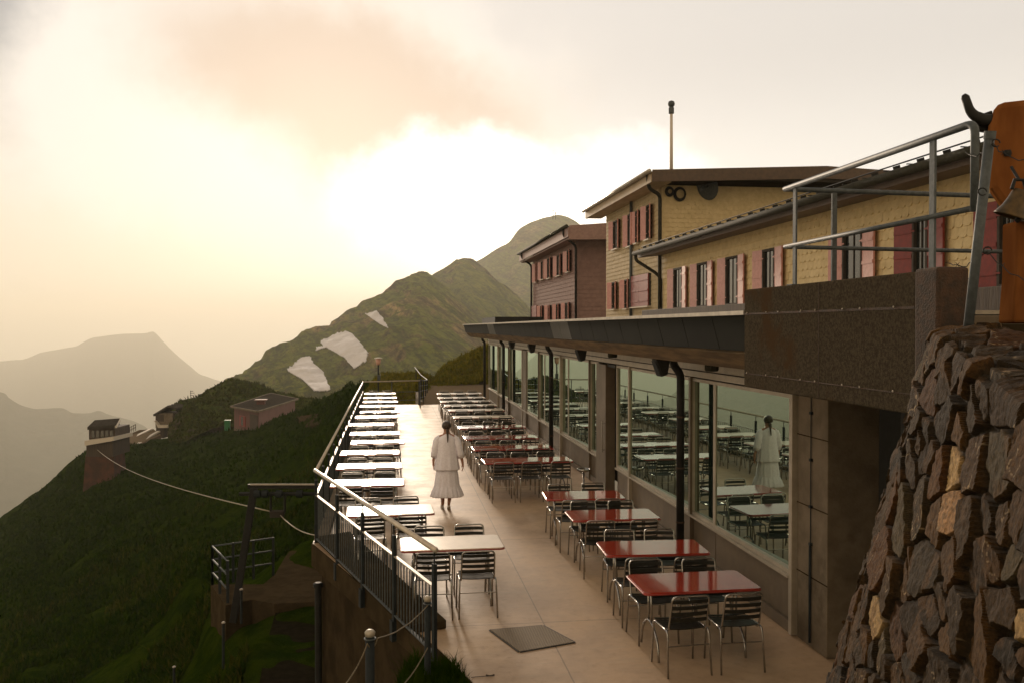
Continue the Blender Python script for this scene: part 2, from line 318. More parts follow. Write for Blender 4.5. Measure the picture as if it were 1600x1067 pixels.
# ------------------------------------------------------------------ terrain lofts
def catmull(P, t):
    n = len(P) - 1; f = min(max(t, 0), 1) * n; i = min(int(f), n - 1); u = f - i
    p1, p2 = P[i], P[i + 1]; p0 = P[i - 1] if i > 0 else p1 * 2 - p2; p3 = P[i + 2] if i + 2 <= n else p2 * 2 - p1
    return 0.5 * ((2 * p1) + (-p0 + p2) * u + (2 * p0 - 5 * p1 + 4 * p2 - p3) * u * u + (-p0 + 3 * p1 - 3 * p2 + p3) * u ** 3)
def loft(name, cols, nu, nv, amp, freq, m, kind='structure', backdrop=None, edge_amp=1.0, vpow=1.0, rough=None, gully=0):
    """cols: columns of world points (all same length), first = near/low, last = crest; a back slope is added behind the crest"""
    C_ = np.array([[list(p) for p in c] for c in cols], float)      # (ncol, nrow, 3)
    V = []
    us = [i / (nu - 1) for i in range(nu)]; vs = [(j / (nv - 1)) ** vpow for j in range(nv)]
    rows = [[catmull(C_[k], v) for v in vs] for k in range(len(cols))]
    rows = np.array(rows)                                            # (ncol, nv, 3)
    G = np.array([catmull(rows, u) for u in us])                     # (nu, nv, 3)
    for i in range(nu):
        for j in range(nv):
            p = G[i, j]; q = Vector(p) * freq
            d = 0; a = 1.0
            for o in range(5): d += noise.noise(q) * a; q = q * 2.03 + Vector((7.1, 3.3, 1.7)); a *= .52
            if rough: d += rough * (abs(noise.noise(Vector(p) * freq * .45)) * -2 + .5)
            e = 1.0 if j < nv - 1 else edge_amp
            gy = 0
            if gully:
                ac, al = p[0] + p[2], p[0] - p[2]
                gy = gully * (1.2 - 2.6 * abs(noise.noise(Vector((ac * .017, al * .003, p[1] * .005)))) - 1.3 * abs(noise.noise(Vector((ac * .045, al * .007, p[1] * .01 + 5))))) * (e if j < nv - 1 else 0)
            V.append((p[0], p[1] - gy, p[2] + d * amp * e))
    F_ = [(i * nv + j, (i + 1) * nv + j, (i + 1) * nv + j + 1, i * nv + j + 1) for i in range(nu - 1) for j in range(nv - 1)]
    if backdrop:
        o = len(V); bx, by, bz = backdrop
        for i in range(nu): c = V[i * nv + nv - 1]; V.append((c[0] + bx, c[1] + by, c[2] + bz))
        F_ += [(i * nv + nv - 1, (i + 1) * nv + nv - 1, o + i + 1, o + i) for i in range(nu - 1)]
    mb = MB(); mb.v = V; mb.f = F_
    ob = mb.build(name, m, smooth=True, fix=False)
    tag(ob, kind=kind)
    return ob, BVHTree.FromPolygons([Vector(v) for v in V], F_), V
def silh(pts, xs):                    # interpolate (px x -> y, D)
    xa = [p[0] for p in pts]
    return [(x, np.interp(x, xa, [p[1] for p in pts]), np.interp(x, xa, [p[2] for p in pts])) for x in xs]
def hit(bvh, x, y):
    r = bvh.ray_cast(CAM, ray(x, y).normalized()); return r[0], r[1]

# valley floor, wide enough to reach the horizon
g = MB(); g.add([(-12300, -2900, -860), (12300, -2900, -860), (12300, 12300, -860), (-12300, 12300, -860)], [(0, 1, 2, 3)])
tag(g.build('valley_ground', M['far'], fix=False), kind='structure')

# near hillside: columns left to right, rows near -> crest, as (pixel, depth)
HC = [
 (-420, [(1500, 34), (1300, 55), (1200, 80), (1150, 110), (1120, 150)]),
 (-150, [(1400, 26), (1180, 45), (1060, 70), (980, 100), (925, 132)]),
 (0,   [(1300, 22), (1067, 36), (940, 60), (866, 90), (808, 126)]),
 (75,  [(1300, 19.5), (1067, 33), (930, 54), (835, 84), (752, 124)]),
 (135, [(1300, 17.5), (1067, 30), (920, 49), (805, 78), (704, 120)]),
 (195, [(1300, 16), (1067, 27), (905, 45), (785, 76), (693, 122)]),
 (255, [(1300, 14.5), (1067, 24), (890, 41), (770, 76), (684, 132)]),
 (320, [(1300, 13), (1067, 20.5), (930, 27.5), (800, 56), (676, 126)]),
 (390, [(1300, 12), (1067, 18), (940, 24), (790, 52), (668, 112)]),
 (460, [(1300, 12), (1067, 18), (900, 25), (765, 48), (645, 98)]),
 (530, [(1300, 12), (1067, 18), (880, 26), (740, 46), (610, 82)]),
 (600, [(1300, 12), (1067, 18), (880, 27), (700, 46), (592, 64)]),
 (660, [(1300, 12), (1067, 18), (880, 28), (690, 46), (596, 60)]),
 (740, [(1300, 12), (1067, 18), (880, 28), (690, 46), (598, 60)]),
 (900, [(1300, 12), (1067, 18), (880, 28), (690, 46), (598, 60)])]
hill, hillB, _ = loft('hillside', [[at(x, y, D) for y, D in rows] for x, rows in HC], 260, 200, .85, .13, M['hill'], backdrop=(-8, 60, -60), edge_amp=.6, vpow=1.5)

def ridge(name, sil, foot, xs, m, nu, nv, amp, freq, back, mids=((.33, 0), (.66, 0)), rough=None, gully=0):
    S = silh(sil, xs); Fo = silh(foot, xs); cols = []
    for s_, f_ in zip(S, Fo):
        a = at(*f_); b = at(*s_); c = [a]
        for t, sag in mids:
            p = a.lerp(b, t); p.z += sag * (b.z - a.z); c.append(p)
        c.append(b); cols.append(c)
    return loft(name, cols, nu, nv, amp, freq, m, backdrop=back, edge_amp=.35, rough=rough, gully=gully)
K = 2.857
S1 = [(290, 640, 506), (325, 612, 539), (340, 600, 550), (370, 588, 594), (400, 570, 638), (452, 533.5, 704), (487, 518, 748), (512, 511, 770), (536, 493, 803), (550, 484.5, 814), (591, 462, 847), (624, 441, 869), (652, 427, 891), (661, 427, 891), (673, 431, 891), (700, 452, 880), (740, 492, 836), (790, 535, 770), (850, 585, 704), (900, 620, 660)]
F1 = [(290, 720, 285), (450, 720, 304), (700, 700, 323), (900, 700, 323)]
xs1 = list(range(290, 901, 18))
ridge1, rb1, _ = ridge('mountain', S1, F1, xs1, M['ridge'], 520, 260, 4.2, .03, (20, 400, -300), mids=((.3, -.02), (.62, -.01)), rough=.9, gully=16)
S2 = [(560, 520, 1144), (640, 450, 1144), (673, 431, 1155), (701, 414.5, 1177), (715, 406, 1188), (727, 403, 1199), (736, 404, 1199), (745, 409, 1199), (770, 432, 1166), (820, 480, 1122), (900, 540, 1056)]
F2 = [(560, 620, 660), (900, 640, 660)]
ridge2, rb2, _ = ridge('mountain', S2, F2, list(range(560, 901, 14)), M['ridge'], 300, 180, 6, .022, (40, 500, -350), mids=((.3, -.02), (.62, -.01)), rough=.9, gully=20)
S3 = [(660, 460, 1980), (720, 425, 1980), (745, 409, 1980), (774, 390, 1980), (795, 378, 1991), (802, 365.5, 1997), (820, 351.5, 2006), (848, 341, 2019), (869, 337, 2024), (883, 339, 2024), (900, 347, 2024), (925, 368, 2013), (1000, 420, 1980), (1100, 470, 1936), (1200, 520, 1870)]
F3 = [(660, 560, 1260), (1200, 600, 1260)]
ridge3, rb3, _ = ridge('mountain', S3, F3, list(range(660, 1201, 15)), M['ridge'], 220, 110, 8, .012, (60, 700, -450), mids=((.3, -.05), (.62, -.03)), rough=.6)
# far layers
SA = [(-1500, 420, 2400), (-900, 470, 2400), (-500, 520, 2480), (-280, 560, 2640), (-150, 600, 2720), (-60, 606, 2800), (0, 611, 2880), (9, 615.6, 2880), (19, 625, 2880), (37, 633, 2880), (56, 637.5, 2880), (97, 637.5, 2960), (108, 645, 2960), (119, 647, 2960), (144, 645, 2960), (159, 641, 2960), (169, 648, 2960), (200, 656, 3040), (219, 662, 3040), (231, 672, 3040), (300, 720, 3040), (420, 760, 3040)]
FA = [(-1500, 1050, 1400), (-280, 1100, 1260), (0, 980, 1470), (420, 920, 1680)]
farA, _, _ = ridge('mountain', SA, FA, list(range(-1500, 0, 60)) + list(range(0, 421, 14)), M['far'], 330, 80, 22, .0026, (0, 1200, -700), mids=((.3, -.04), (.65, -.02)), rough=.7)
SB = [(-900, 600, 6900), (-300, 575, 6900), (0, 564, 6900), (40, 561, 6900), (62, 551, 6900), (119, 541, 6900), (141, 528, 6900), (187, 522, 6900), (225, 521, 6900), (240, 519, 6900), (247, 519, 6900), (253, 533, 6900), (281, 559, 6900), (312, 584, 6900), (344, 596, 6900), (420, 600, 7050), (700, 605, 7200), (1200, 605, 7200)]
FB = [(-900, 700, 4320), (1200, 700, 4320)]
farB, _, _ = ridge('mountain', SB, FB, list(range(-900, 0, 100)) + list(range(0, 361, 12)) + list(range(400, 1201, 100)), M['far'], 300, 50, 20, .0014, (0, 1200, -500), rough=.2)

# grassy knob behind the huts
SK = [(262, 662, 150), (275, 634, 150), (290, 622, 148), (312, 620, 148), (318, 612, 150), (325, 605, 152), (337, 601, 153), (350, 598, 154), (369, 597, 156), (400, 604, 158), (440, 618, 156), (480, 632, 150), (520, 640, 140)]
FK = [(262, 704, 122), (300, 694, 122), (350, 680, 124), (520, 680, 120)]
knob, kB, _ = ridge('knoll', SK, FK, list(range(262, 521, 9)), M['knob'], 150, 70, 1.6, .09, (10, 30, -25), mids=((.3, .25), (.62, .18)), rough=.8)

# grass bank beside and behind the far end of the terrace
SBk = [(560, 612, 57), (590, 594, 60), (620, 584, 61), (650, 578, 61), (672, 588, 60), (684, 586, 60), (695, 572, 62), (715, 560, 63), (735, 548, 63), (755, 543, 62), (800, 540, 62), (900, 538, 62)]
FBk = [(560, 640, 50), (660, 630, 47), (690, 603, 52.5), (755, 600, 54), (900, 600, 54)]
bank, bkB, _ = ridge('grass_bank', SBk, FBk, list(range(560, 901, 12)), M['bank'], 220, 60, .55, .5, (3, 12, -8), mids=((.3, .22), (.62, .20)), rough=.5)

# snow patches draped on the mountain
def drape(bvh, poly, step, off, name, label, m, cat, group):
    xs = [p[0] for p in poly]; ys = [p[1] for p in poly]
    def inside(x, y):
        c = False; n = len(poly)
        for i in range(n):
            x1, y1 = poly[i]; x2, y2 = poly[(i + 1) % n]
            if (y1 > y) != (y2 > y) and x < (x2 - x1) * (y - y1) / (y2 - y1) + x1: c = not c
        return c
    nx = int((max(xs) - min(xs)) / step) + 2; ny = int((max(ys) - min(ys)) / step) + 2
    idx = {}; mb = MB()
    for i in range(nx):
        for j in range(ny):
            x, y = min(xs) + i * step, min(ys) + j * step
            w = noise.noise(Vector((x * .12, y * .12, 1))) * 2.6 + noise.noise(Vector((x * .4, y * .4, 5))) * 2.2 + noise.noise(Vector((x * 1.1, y * 1.1, 8))) * 1.2
            if inside(x + w, y + w * .6):
                h, nrm = hit(bvh, x, y)
                if h is not None:
                    if nrm.dot(ray(x, y)) > 0: nrm = -nrm
                    idx[(i, j)] = len(mb.v); mb.v.append(tuple(h + Vector((0, 0, off * .4)) + nrm * off))
    for (i, j), a in idx.items():
        q = [idx.get((i + 1, j)), idx.get((i + 1, j + 1)), idx.get((i, j + 1))]
        if all(k is not None for k in q): mb.f.append((a, q[0], q[1], q[2]))
        elif q[0] is not None and q[2] is not None: mb.f.append((a, q[0], q[2]))
        elif q[0] is not None and q[1] is not None: mb.f.append((a, q[0], q[1]))
        elif q[1] is not None and q[2] is not None: mb.f.append((a, q[1], q[2]))
    ob = mb.build(name, m, smooth=True, origin=centre(mb)); tag(ob, label, cat, group)
    sd = ob.modifiers.new('solid', 'SOLIDIFY'); sd.thickness = -off * .8
    return ob
def crop(pts, k=K, ox=400, oy=320): return [(ox + x / k, oy + y / k) for x, y in pts]
SG = 'snow patches left on the mountain'
drape(rb1, crop([(135, 738), (210, 680), (245, 680), (252, 710), (280, 730), (300, 750), (335, 832), (262, 838), (215, 790), (165, 760)]), .8, .7, 'snow_patch', 'grey white snow patch with jagged edge, lowest and leftmost on the mountain', M['snow'], 'snow patch', SG)
drape(rb1, crop([(262, 655), (270, 640), (300, 635), (285, 615), (330, 590), (400, 567), (430, 580), (470, 625), (505, 665), (490, 700), (440, 738), (400, 690), (350, 660), (310, 640), (290, 652)]), .8, .7, 'snow_patch', 'largest snow patch, wide and grey white across the middle of the slope', M['snow'], 'snow patch', SG)
drape(rb1, crop([(488, 490), (540, 475), (565, 510), (594, 558), (550, 535)]), .7, .7, 'snow_patch', 'small triangular snow patch highest on the mountain slope', M['snow'], 'snow patch', SG)

# haze: one closed box of even air round everything
hz = MB(); hz.box((-12500, -3000, -861), (12500, 12500, 290))
hzm = bpy.data.materials.new('haze_air'); hzm.use_nodes = True; T = NT(hzm.node_tree)
pv = T.n('ShaderNodeVolumePrincipled', {'Color': (1.0, .97, .87, 1), 'Density': .00019, 'Anisotropy': .35})
T.n('ShaderNodeOutputMaterial', {'Volume': pv.outputs[0]})
hzo = hz.build('haze', hzm); tag(hzo, kind='stuff')

# ================================================================== TERRACE
XW = 4.46                       # glass facade plane
RL = [Vector((-1.20, 38.2, 0)), Vector((-1.20, 14.54, 0)), Vector((.43, 9.2, 0))]   # railing line in plan
fl = MB()
fl.prism([(-1.25, 40.2), (-1.25, 14.5), (.50, 9.5), (.85, 8.3), (1.2, 6.5), (4.6, 6.5), (4.6, 40.2)], -.28, 0)
tf = fl.build('terrace_floor', M['floor'], bevel=0, fix=True); tag(tf, kind='structure')
sf = MB()
for a_, b_ in (((-1.25, 14.5), (.50, 9.5)), ((.50, 9.5), (.85, 8.3))):
    a_, b_ = Vector((*a_, -.36)), Vector((*b_, -.30)); d_ = (b_ - a_).normalized(); n_ = Vector((d_.y, -d_.x, 0)).normalized() * -1
    n_ = n_ if n_.x < 0 else -n_
    sf.extr([a_ + n_ * .004, b_ + n_ * .004, Vector((b_.x, b_.y, -.004)) + n_ * .004, Vector((a_.x, a_.y, -.004)) + n_ * .004], n_ * .02)
o = sf.build('slab_edge', M['path_concrete']); tag(o, kind='structure')
# deeper retaining wall set back below the slab
rw = MB()
rw.prism([(-1.12, 40.0), (-1.12, 14.6), (.62, 9.2), (1.0, 8.0), (1.6, 6.6), (4.5, 6.6), (4.5, 40.0)], -7.5, -.283)
o = rw.build('retaining_wall', M['dark_concrete']); tag(o, 'dark mottled concrete retaining wall under the terrace edge, left of the path', 'retaining wall')
# curb strip along the inside of the near railing
cu = MB(); n2 = (RL[2] - RL[1]).normalized(); s2 = Vector((-n2.y, n2.x, 0))
a0 = RL[1] + Vector((.02, -.02, 0)); a1 = Vector((.19, 10.02, 0))
cu.extr([a0 + Vector((0, 0, .003)), a1 + Vector((0, 0, .003)), a1 + s2 * .44 + Vector((0, 0, .003)), a0 + Vector((.50, .30, .003))], (0, 0, .10))
o = cu.build('kerb', M['dark_concrete'], bevel=.012); tag(o, kind='structure')
cu = MB(); cu.box((-1.24, 14.6, .004), (-1.02, 38.2, .09)); o = cu.build('kerb', M['concrete'], bevel=.012); tag(o, kind='structure')
# gravel ground beyond the terrace
gp = MB(); g0 = [onZ(662, 607, 0), onZ(760, 602, 0)]
gp.prism([(1.42, 40.2), (9, 40.2), (9, 56), (g0[0].x, 56), (g0[0].x, 52)], -1.2, .02)
o = gp.build('gravel_yard', M['gravel']); tag(o, kind='structure')
st = MB(); st.box((1.22, 40.2, -.9), (1.40, 46.5, .12)); o = st.build('kerb', M['concrete'], bevel=.01); tag(o, kind='structure')
# lower side terrace block left of the steps
lw = MB(); lw.box((-1.15, 38.6, -1.6), (.2, 40.0, -.3)); 
# ---------------- railing
T_ = thing('terrace_railing', (RL[1].x, RL[1].y, 0), 'long steel railing with pale handrail round the open side of the terrace', 'railing')
hr = MB(); hp = [RL[0] + Vector((0, 0, 1.15)), RL[1] + Vector((0, 0, 1.15))]
hr.tube([hp[0] + Vector((2.4, .3, .02)), hp[0], hp[1]], .026, 8)
hr.tube([RL[1] + Vector((-.02, .03, 1.15)), RL[2] + (RL[2] - RL[1]).normalized() * .05 + Vector((0, 0, 1.15))], .030, 10)
hr.build('handrail', mat('worn_handrail', (.60, .53, .44), (.48, .42, .35), 9, .34, .35, .05), T_, smooth=True)
def rail_run(A, B, n_post, tall, bal):
    d = (B - A); L = d.length; d.normalize(); sd = Vector((d.y, -d.x, 0))
    for i in range(n_post + 1):
        p = A + d * L * i / n_post
        mb = MB(); mb.obox(p + Vector((0, 0, .38)), d * .035, sd * .018, (0, 0, .62)); mb.obox(p + sd * .03 + Vector((0, 0, -.12)), d * .05, sd * .012, (0, 0, .12))
        mb.tube([p + Vector((0, 0, .99)), p + Vector((0, 0, 1.14))], .009, 6)
        mb.build('post', M['dark_steel'], T_)
    for i in range(n_post):
        a = A + d * (L * i / n_post + .05); b = A + d * (L * (i + 1) / n_post - .05)
        mb = MB(); mb.bar(a + Vector((0, 0, .76)), b + Vector((0, 0, .76)), .04, .012); mb.build('top_rail', M['pale_metal'], T_)
        mb = MB(); mb.bar(a + Vector((0, 0, .07)), b + Vector((0, 0, .07)), .04, .012)
        l = (b - a).length; k = max(2, int(l / bal))
        for j in range(1, k):
            q = a + d * l * j / k; mb.tube([q + Vector((0, 0, .05)), q + Vector((0, 0, .765))], .0075, 6, caps=False)
        o = mb.build('infill_bars', M['steel'], T_)
rail_run(RL[1], RL[2], 4, 1, .105)
rail_run(RL[0], RL[1], 16, 1, .12)
mb = MB(); e0 = RL[0]; e1 = RL[0] + Vector((2.4, .3, 0))
for z in (.35, .7): mb.tube([e0 + Vector((0, 0, z)), e1 + Vector((0, 0, z))], .015, 6)
for k in range(3): p = e0.lerp(e1, k / 2); mb.tube([p, p + Vector((0, 0, 1.15))], .022, 6)
mb.build('end_rail', M['steel'], T_)
# stair rail behind the far end
T2 = thing('stair_railing', (1.2, 40.3, 0), 'dark steel stair railing with bent handrail at the far end of terrace', 'railing')
mb = MB(); mb.tube(arc([(1.2, 39.9, 1.15), (1.5, 43, .9), (1.85, 47, .7), (1.6, 50, .8), (1.35, 53, 1.1)], .6), .028, 6); mb.build('handrail', M['steel'], T2, smooth=True)
for x, y, z in ((1.2, 40, 1.13), (1.35, 41.5, 1.0), (1.5, 43, .88), (1.67, 45, .78), (1.83, 47, .69), (1.6, 50, .78), (1.4, 52.4, 1.0)):
    mb = MB(); mb.tube([(x, y, -.5), (x, y, z)], .03, 6)
    mb.build('post', M['dark_steel'], T2)
mb = MB()
for z in (.3, .6, .85): mb.tube([(1.2, 39.9, z), (1.85, 47, z - .4)], .012, 6)
mb.build('lower_rails', M['steel'], T2)
# hatch
hm = bpy.data.materials.new('chequer_plate'); hm.use_nodes = True; T = NT(hm.node_tree)
co = T.n('ShaderNodeTexCoord').outputs['Object']; s = T.n('ShaderNodeSeparateXYZ', {0: co})
a = T.m('SINE', T.m('MULTIPLY', T.m('ADD', s.outputs[0], s.outputs[1]), 110)); b = T.m('SINE', T.m('MULTIPLY', T.m('SUBTRACT', s.outputs[0], s.outputs[1]), 110))
h = T.ss(T.m('MULTIPLY', a, b), .15, .6); nn = T.noise(co, 6, 5)
bp = T.n('ShaderNodeBump', {'Strength': .9, 'Distance': .006, 'Height': h})
bs = T.n('ShaderNodeBsdfPrincipled', {'Base Color': T.mix(nn.outputs[0], T.mix(h, (.11, .080, .045), (.26, .19, .105)), (.17, .12, .065)), 'Metallic': 0.0, 'Specular IOR Level': .2, 'Roughness': .6, 'Normal': bp.outputs[0]})
T.n('ShaderNodeOutputMaterial', {0: bs.outputs[0]})
hc = [onZ(766, 984, .004), onZ(812, 1018, .004), onZ(897, 1003, .004), onZ(848, 977, .004)]
hcen = sum(hc, Vector()) / 4
T3 = thing('floor_hatch', hcen, 'chequered steel floor hatch set in the concrete near the front', 'floor hatch')
mb = MB(); mb.extr(hc, (0, 0, .008)); mb.build('cover_plate', hm, T3)
mb = MB()
for i in range(4):
    p, q = hc[i], hc[(i + 1) % 4]; c_ = (p + q) / 2; dr = (c_ - hcen).normalized()
    mb.bar(p + dr * .012 + Vector((0, 0, .002)), q + dr * .012 + Vector((0, 0, .002)), .012, .006)
mb.build('rim', M['black'], T3)
# leaf on the floor
lf = onZ(766, 1056, .0); mb = MB()
pts = [Vector((math.cos(t) * .045, math.sin(t) * .016, .012 + .008 * math.sin(3 * t))) for t in np.linspace(0, 2 * math.pi, 12, endpoint=False)]
mb.add([lf + p for p in pts] + [lf + Vector((0, 0, .004))], [(i, (i + 1) % 12, 12) for i in range(12)]); mb.tube([lf + Vector((-.04, 0, .006)), lf + Vector((-.19, -.01, .005))], .003, 5)
o = mb.build('dry_leaf', M['dark_wood'], origin=lf); tag(o, 'small dry brown leaf with stalk on bare floor at the bottom edge', 'leaf')

# ================================================================== GLASS FRONT BUILDING
Bd = thing('restaurant_building', (XW, 25, 0), 'long single storey terrace restaurant with mirrored glass front and sloped eave', 'building')
ym = [9.43, 12.84, 16.30, 19.72, 23.2, 26.75, 30.2, 33.8, 37.3, 41.0]
SILL, HEAD = .66, 2.68
GROT = -math.tan(R(1.85))
for i in range(len(ym) - 1):
    y0, y1 = ym[i], ym[i + 1]
    # sub division: narrow light + wide light
    cuts = [y0, y1 - .95, y1] if i not in (1,) else [y0, y1]
    if i == 2: cuts = [y0, 17.35, 18.85, y1]
    for k in range(len(cuts) - 1):
        a, b = cuts[k], cuts[k + 1]
        if i == 2 and k == 1:      # doorway: solid leaf and dark gap
            mb = MB(); mb.box((XW - .10, 18.0, 0.01), (XW + .10, 18.85, 2.66)); dr = mb.build('door', M['facade_metal'], Bd, bevel=.006)
            mb = MB(); mb.tube([(XW - .15, 18.08, .85), (XW - .15, 18.08, 1.5)], .014, 8)
            mb.tube([(XW - .15, 18.08, .9), (XW - .10, 18.08, .9)], .01, 6); mb.tube([(XW - .15, 18.08, 1.45), (XW - .10, 18.08, 1.45)], .01, 6)
            mb.build('handle', M['chrome'], dr, origin=(XW, 25, 0))
            mb = MB(); mb.box((XW + .35, 17.3, 0.01), (XW + .4, 18.1, 2.7)); mb.box((XW - .06, 17.36, 2.62), (XW + .3, 18.0, 2.68)); mb.build('doorway_lining', M['black'], Bd)
            continue
        solid = (i == 5 and k == 1)
        if solid:
            mb = MB(); mb.box((XW - .06, a + .03, .01), (XW + .08, b - .03, 2.66)); mb.build('wall_panel', M['facade_metal'], Bd, bevel=.005); continue
        fr = MB(); w = .045
        fr.box((XW - .04, a, SILL), (XW + .05, a + w, HEAD)); fr.box((XW - .04, b - w, SILL), (XW + .05, b, HEAD))
        fr.box((XW - .04, a + w, SILL), (XW + .05, b - w, SILL + w)); fr.box((XW - .04, a + w, HEAD - w), (XW + .05, b - w, HEAD))
        fo = fr.build('window', M['pale_metal'], Bd)
        ya, yb = a + w + .002, b - w - .002; cx = XW + .012; dx = (yb - ya) / 2 * GROT
        mb = MB(); mb.add([(cx - dx, ya, SILL + w), (cx + dx, yb, SILL + w), (cx + dx, yb, HEAD - w), (cx - dx, ya, HEAD - w),
                           (cx - dx + .012, ya, SILL + w), (cx + dx + .012, yb, SILL + w), (cx + dx + .012, yb, HEAD - w), (cx - dx + .012, ya, HEAD - w)],
                          [(0, 1, 2, 3), (7, 6, 5, 4), (0, 4, 5, 1), (1, 5, 6, 2), (2, 6, 7, 3), (3, 7, 4, 0)])
        mb.build('pane', M['glass'], fo, origin=(XW, 25, 0))
        # sill panel below
        mb = MB(); mb.box((XW - .015, a + .01, .14), (XW + .05, b - .01, SILL - .035)); mb.build('sill_panel', M['facade_metal'], Bd, bevel=.004)
    mb = MB(); mb.box((XW - .075, y0 - .04, 0.01), (XW + .06, y0 + .04, HEAD + .02)); mb.build('mullion', M['facade_metal'] if i % 2 else M['pale_metal'], Bd, bevel=.004)
mb = MB()
for ya, yb in ((9.47, 17.3), (18.86, 41)): mb.box((XW - .085, ya, SILL - .032), (XW + .05, yb, SILL - .003))
mb.build('sill_ledge', M['pale_metal'], Bd)
mb = MB()
for ya, yb in ((9.47, 17.3), (18.86, 41)): mb.box((XW - .05, ya, .005), (XW + .06, yb, .135))
mb.build('base_rail', M['facade_metal'], Bd)
mb = MB(); mb.box((XW - .05, 9.3, HEAD + .022), (XW + .12, 41, 2.96)); mb.build('header_band', M['pale_metal'], Bd)
mb = MB(); mb.tube([(XW - .07, 9.4, 2.80), (XW - .07, 41, 2.80)], .008, 5); mb.build('cable', M['black'], Bd)
# solid body
mb = MB(); mb.box((XW + .5, 9.5, .01), (9.0, 41, 2.9)); mb.build('inner_wall', M['black'], Bd)
mb = MB(); mb.box((XW - .02, 8.68, .005), (XW + .55, 9.36, 3.02)); mb.build('pier', M['concrete'], Bd, bevel=.01)
mb = MB()
for zz in (.75, 1.5, 2.25): mb.box((XW - .024, 8.67, zz), (XW - .0195, 9.37, zz + .012))
mb.build('pier_joints', M['dark_concrete'], Bd)
mb = MB(); mb.tube([(XW - .035, 9.02, .06), (XW - .035, 9.02, 2.9)], .006, 6); mb.tube([(XW - .04, 9.02, .06), (XW - .04, 9.02, 1.1)], .014, 6)
for zz in (1.1, 1.5, 2.0, 2.5): mb.box((XW - .05, 9.0, zz), (XW - .022, 9.04, zz + .03))
mb.build('conduit', M['dark_steel'], Bd)
# passage behind the pier, walls blackened to paint in its shade
mb = MB(); mb.box((XW + .9, 6.2, 0.01), (XW + 1.0, 8.68, 3.0)); mb.box((XW - .1, 6.1, 0.01), (XW + 1.0, 6.2, 3.0)); mb.box((XW - .02, 7.0, 0.012), (XW + .55, 7.35, 3.0)); mb.build('passage_wall', M['black'], Bd)
# canopy: extruded profile with separate sloping panels
def crow(y):  # slight bow of the eave line
    return 0.0
mb = MB(); YC0, YC1 = 8.12, 42.0
top, mid, low = (3.34, 3.535), (3.47, 3.17), (3.68, 3.01)
def prof_ext(mb, pr, y0, y1): mb.extr([(x, y0, z) for x, z in pr], (0, y1 - y0, 0))
prof_ext(mb, [(3.30, 3.54), (3.36, 3.54), (9.2, 3.56), (9.2, 3.60), (3.30, 3.58)], YC0, YC1); mb.build('roof_edge', M['rim'], Bd)
mb = MB(); prof_ext(mb, [(3.50, 3.535), (3.60, 3.18), (3.72, 3.04), (XW + .6, 2.965), (9.1, 2.965), (9.1, 3.535)], YC0, YC1); mb.build('roof_slab', M['roof'], Bd)
mb = MB(); prof_ext(mb, [(3.46, 3.165), (3.66, 2.985), (3.70, 3.03), (3.50, 3.21)], YC0, YC1); mb.build('eaves_board', M['wood'], Bd)
mb = MB(); prof_ext(mb, [(3.66, 2.984), (XW + .1, 2.962), (XW + .1, 2.975), (3.70, 3.0)], YC0, YC1); mb.build('soffit', M['tan_trim'], Bd)
y = YC0; k = 0
while y < YC1 - .05:
    w = .98; y2 = min(y + w, YC1)
    mb = MB(); prof_ext(mb, [(3.345, 3.538), (3.44, 3.19), (3.475, 3.20), (3.38, 3.538)], y + .008, y2 - .008)
    rr = random.Random(k * 3 + 1).random()
    mb.build('eaves_panel', M['panel_reflection'] if (k in (9, 10, 22, 23)) else M['panel'], Bd); y = y2; k += 1
mb = MB(); mb.box((4.2, 36.5, 3.605), (6.2, 41.8, 3.86)); mb.build('roof_upstand', M['black'], Bd)
# drain pipes standing in front of the glass
for (x, yy, red) in ((4.21, 12.72, 1), (4.19, 23.4, 1), (4.2, 33.7, 1), (4.2, 40.7, 1), (4.25, 17.2, 0), (4.22, 36.9, 0)):
    if not red: continue
    mb = MB(); r_ = .058
    mb.tube(arc([(x - .1, yy + .03, 2.99), (x - .1, yy + .03, 2.88), (x, yy, 2.74), (x, yy, 2.6), (x, yy, .012)], .08), r_, 12)
    mb.lathe([(r_ + .02, 0), (r_ + .02, .05), (r_ + .004, .07)], (x, yy, .012), 12)
    col_ = mb.build('downpipe', M['black'], Bd, smooth=True)
    cl = MB()
    for zz in (.55, 1.35, 2.1):
        cl = MB(); cl.lathe([(r_ + .007, 0), (r_ + .009, .012), (r_ + .007, .024)], (x, yy, zz), 12); cl.build('clamp', M['rust_end'], col_, origin=(XW, 25, 0))
# speakers and small lamps under the eave
SP = [(1033, 577, 3.82), (908, 557, 3.82), (831, 546, 3.82), (800, 541, 3.82)]
names = ['largest black wedge speaker under the eave, nearest the concrete beam', 'black wedge speaker under the eave, second from the beam', 'small black wedge speaker under the eave, third from the beam', 'tiny black wedge speaker under eave, farthest from the beam']
for (x, y, X), lb in zip(SP, names):
    p = onX(x, y, X); sp = thing('speaker', p, lb, 'speaker', 'speakers hung under the eave')
    a_, b_ = p + Vector((0, 0, .12)), p
    mb = MB(); mb.extr([p + Vector((-.11, -.12, .15)), p + Vector((.10, -.12, .15)), p + Vector((.06, -.12, -.07)), p + Vector((-.03, -.12, -.10))], (0, .24, 0))
    mb.build('cabinet', M['black'], sp, bevel=.01)
    mb = MB(); mb.extr([p + Vector((-.112, -.10, .12)), p + Vector((-.116, -.10, .12)), p + Vector((-.044, -.10, -.08)), p + Vector((-.038, -.10, -.08))], (0, .2, 0)); mb.build('grille', M['dark_steel'], sp)
    mb = MB(); mb.tube([p + Vector((0, 0, .15)), p + Vector((0, 0, 2.985 - p.z))], .012, 6); mb.build('bracket', M['black'], sp)
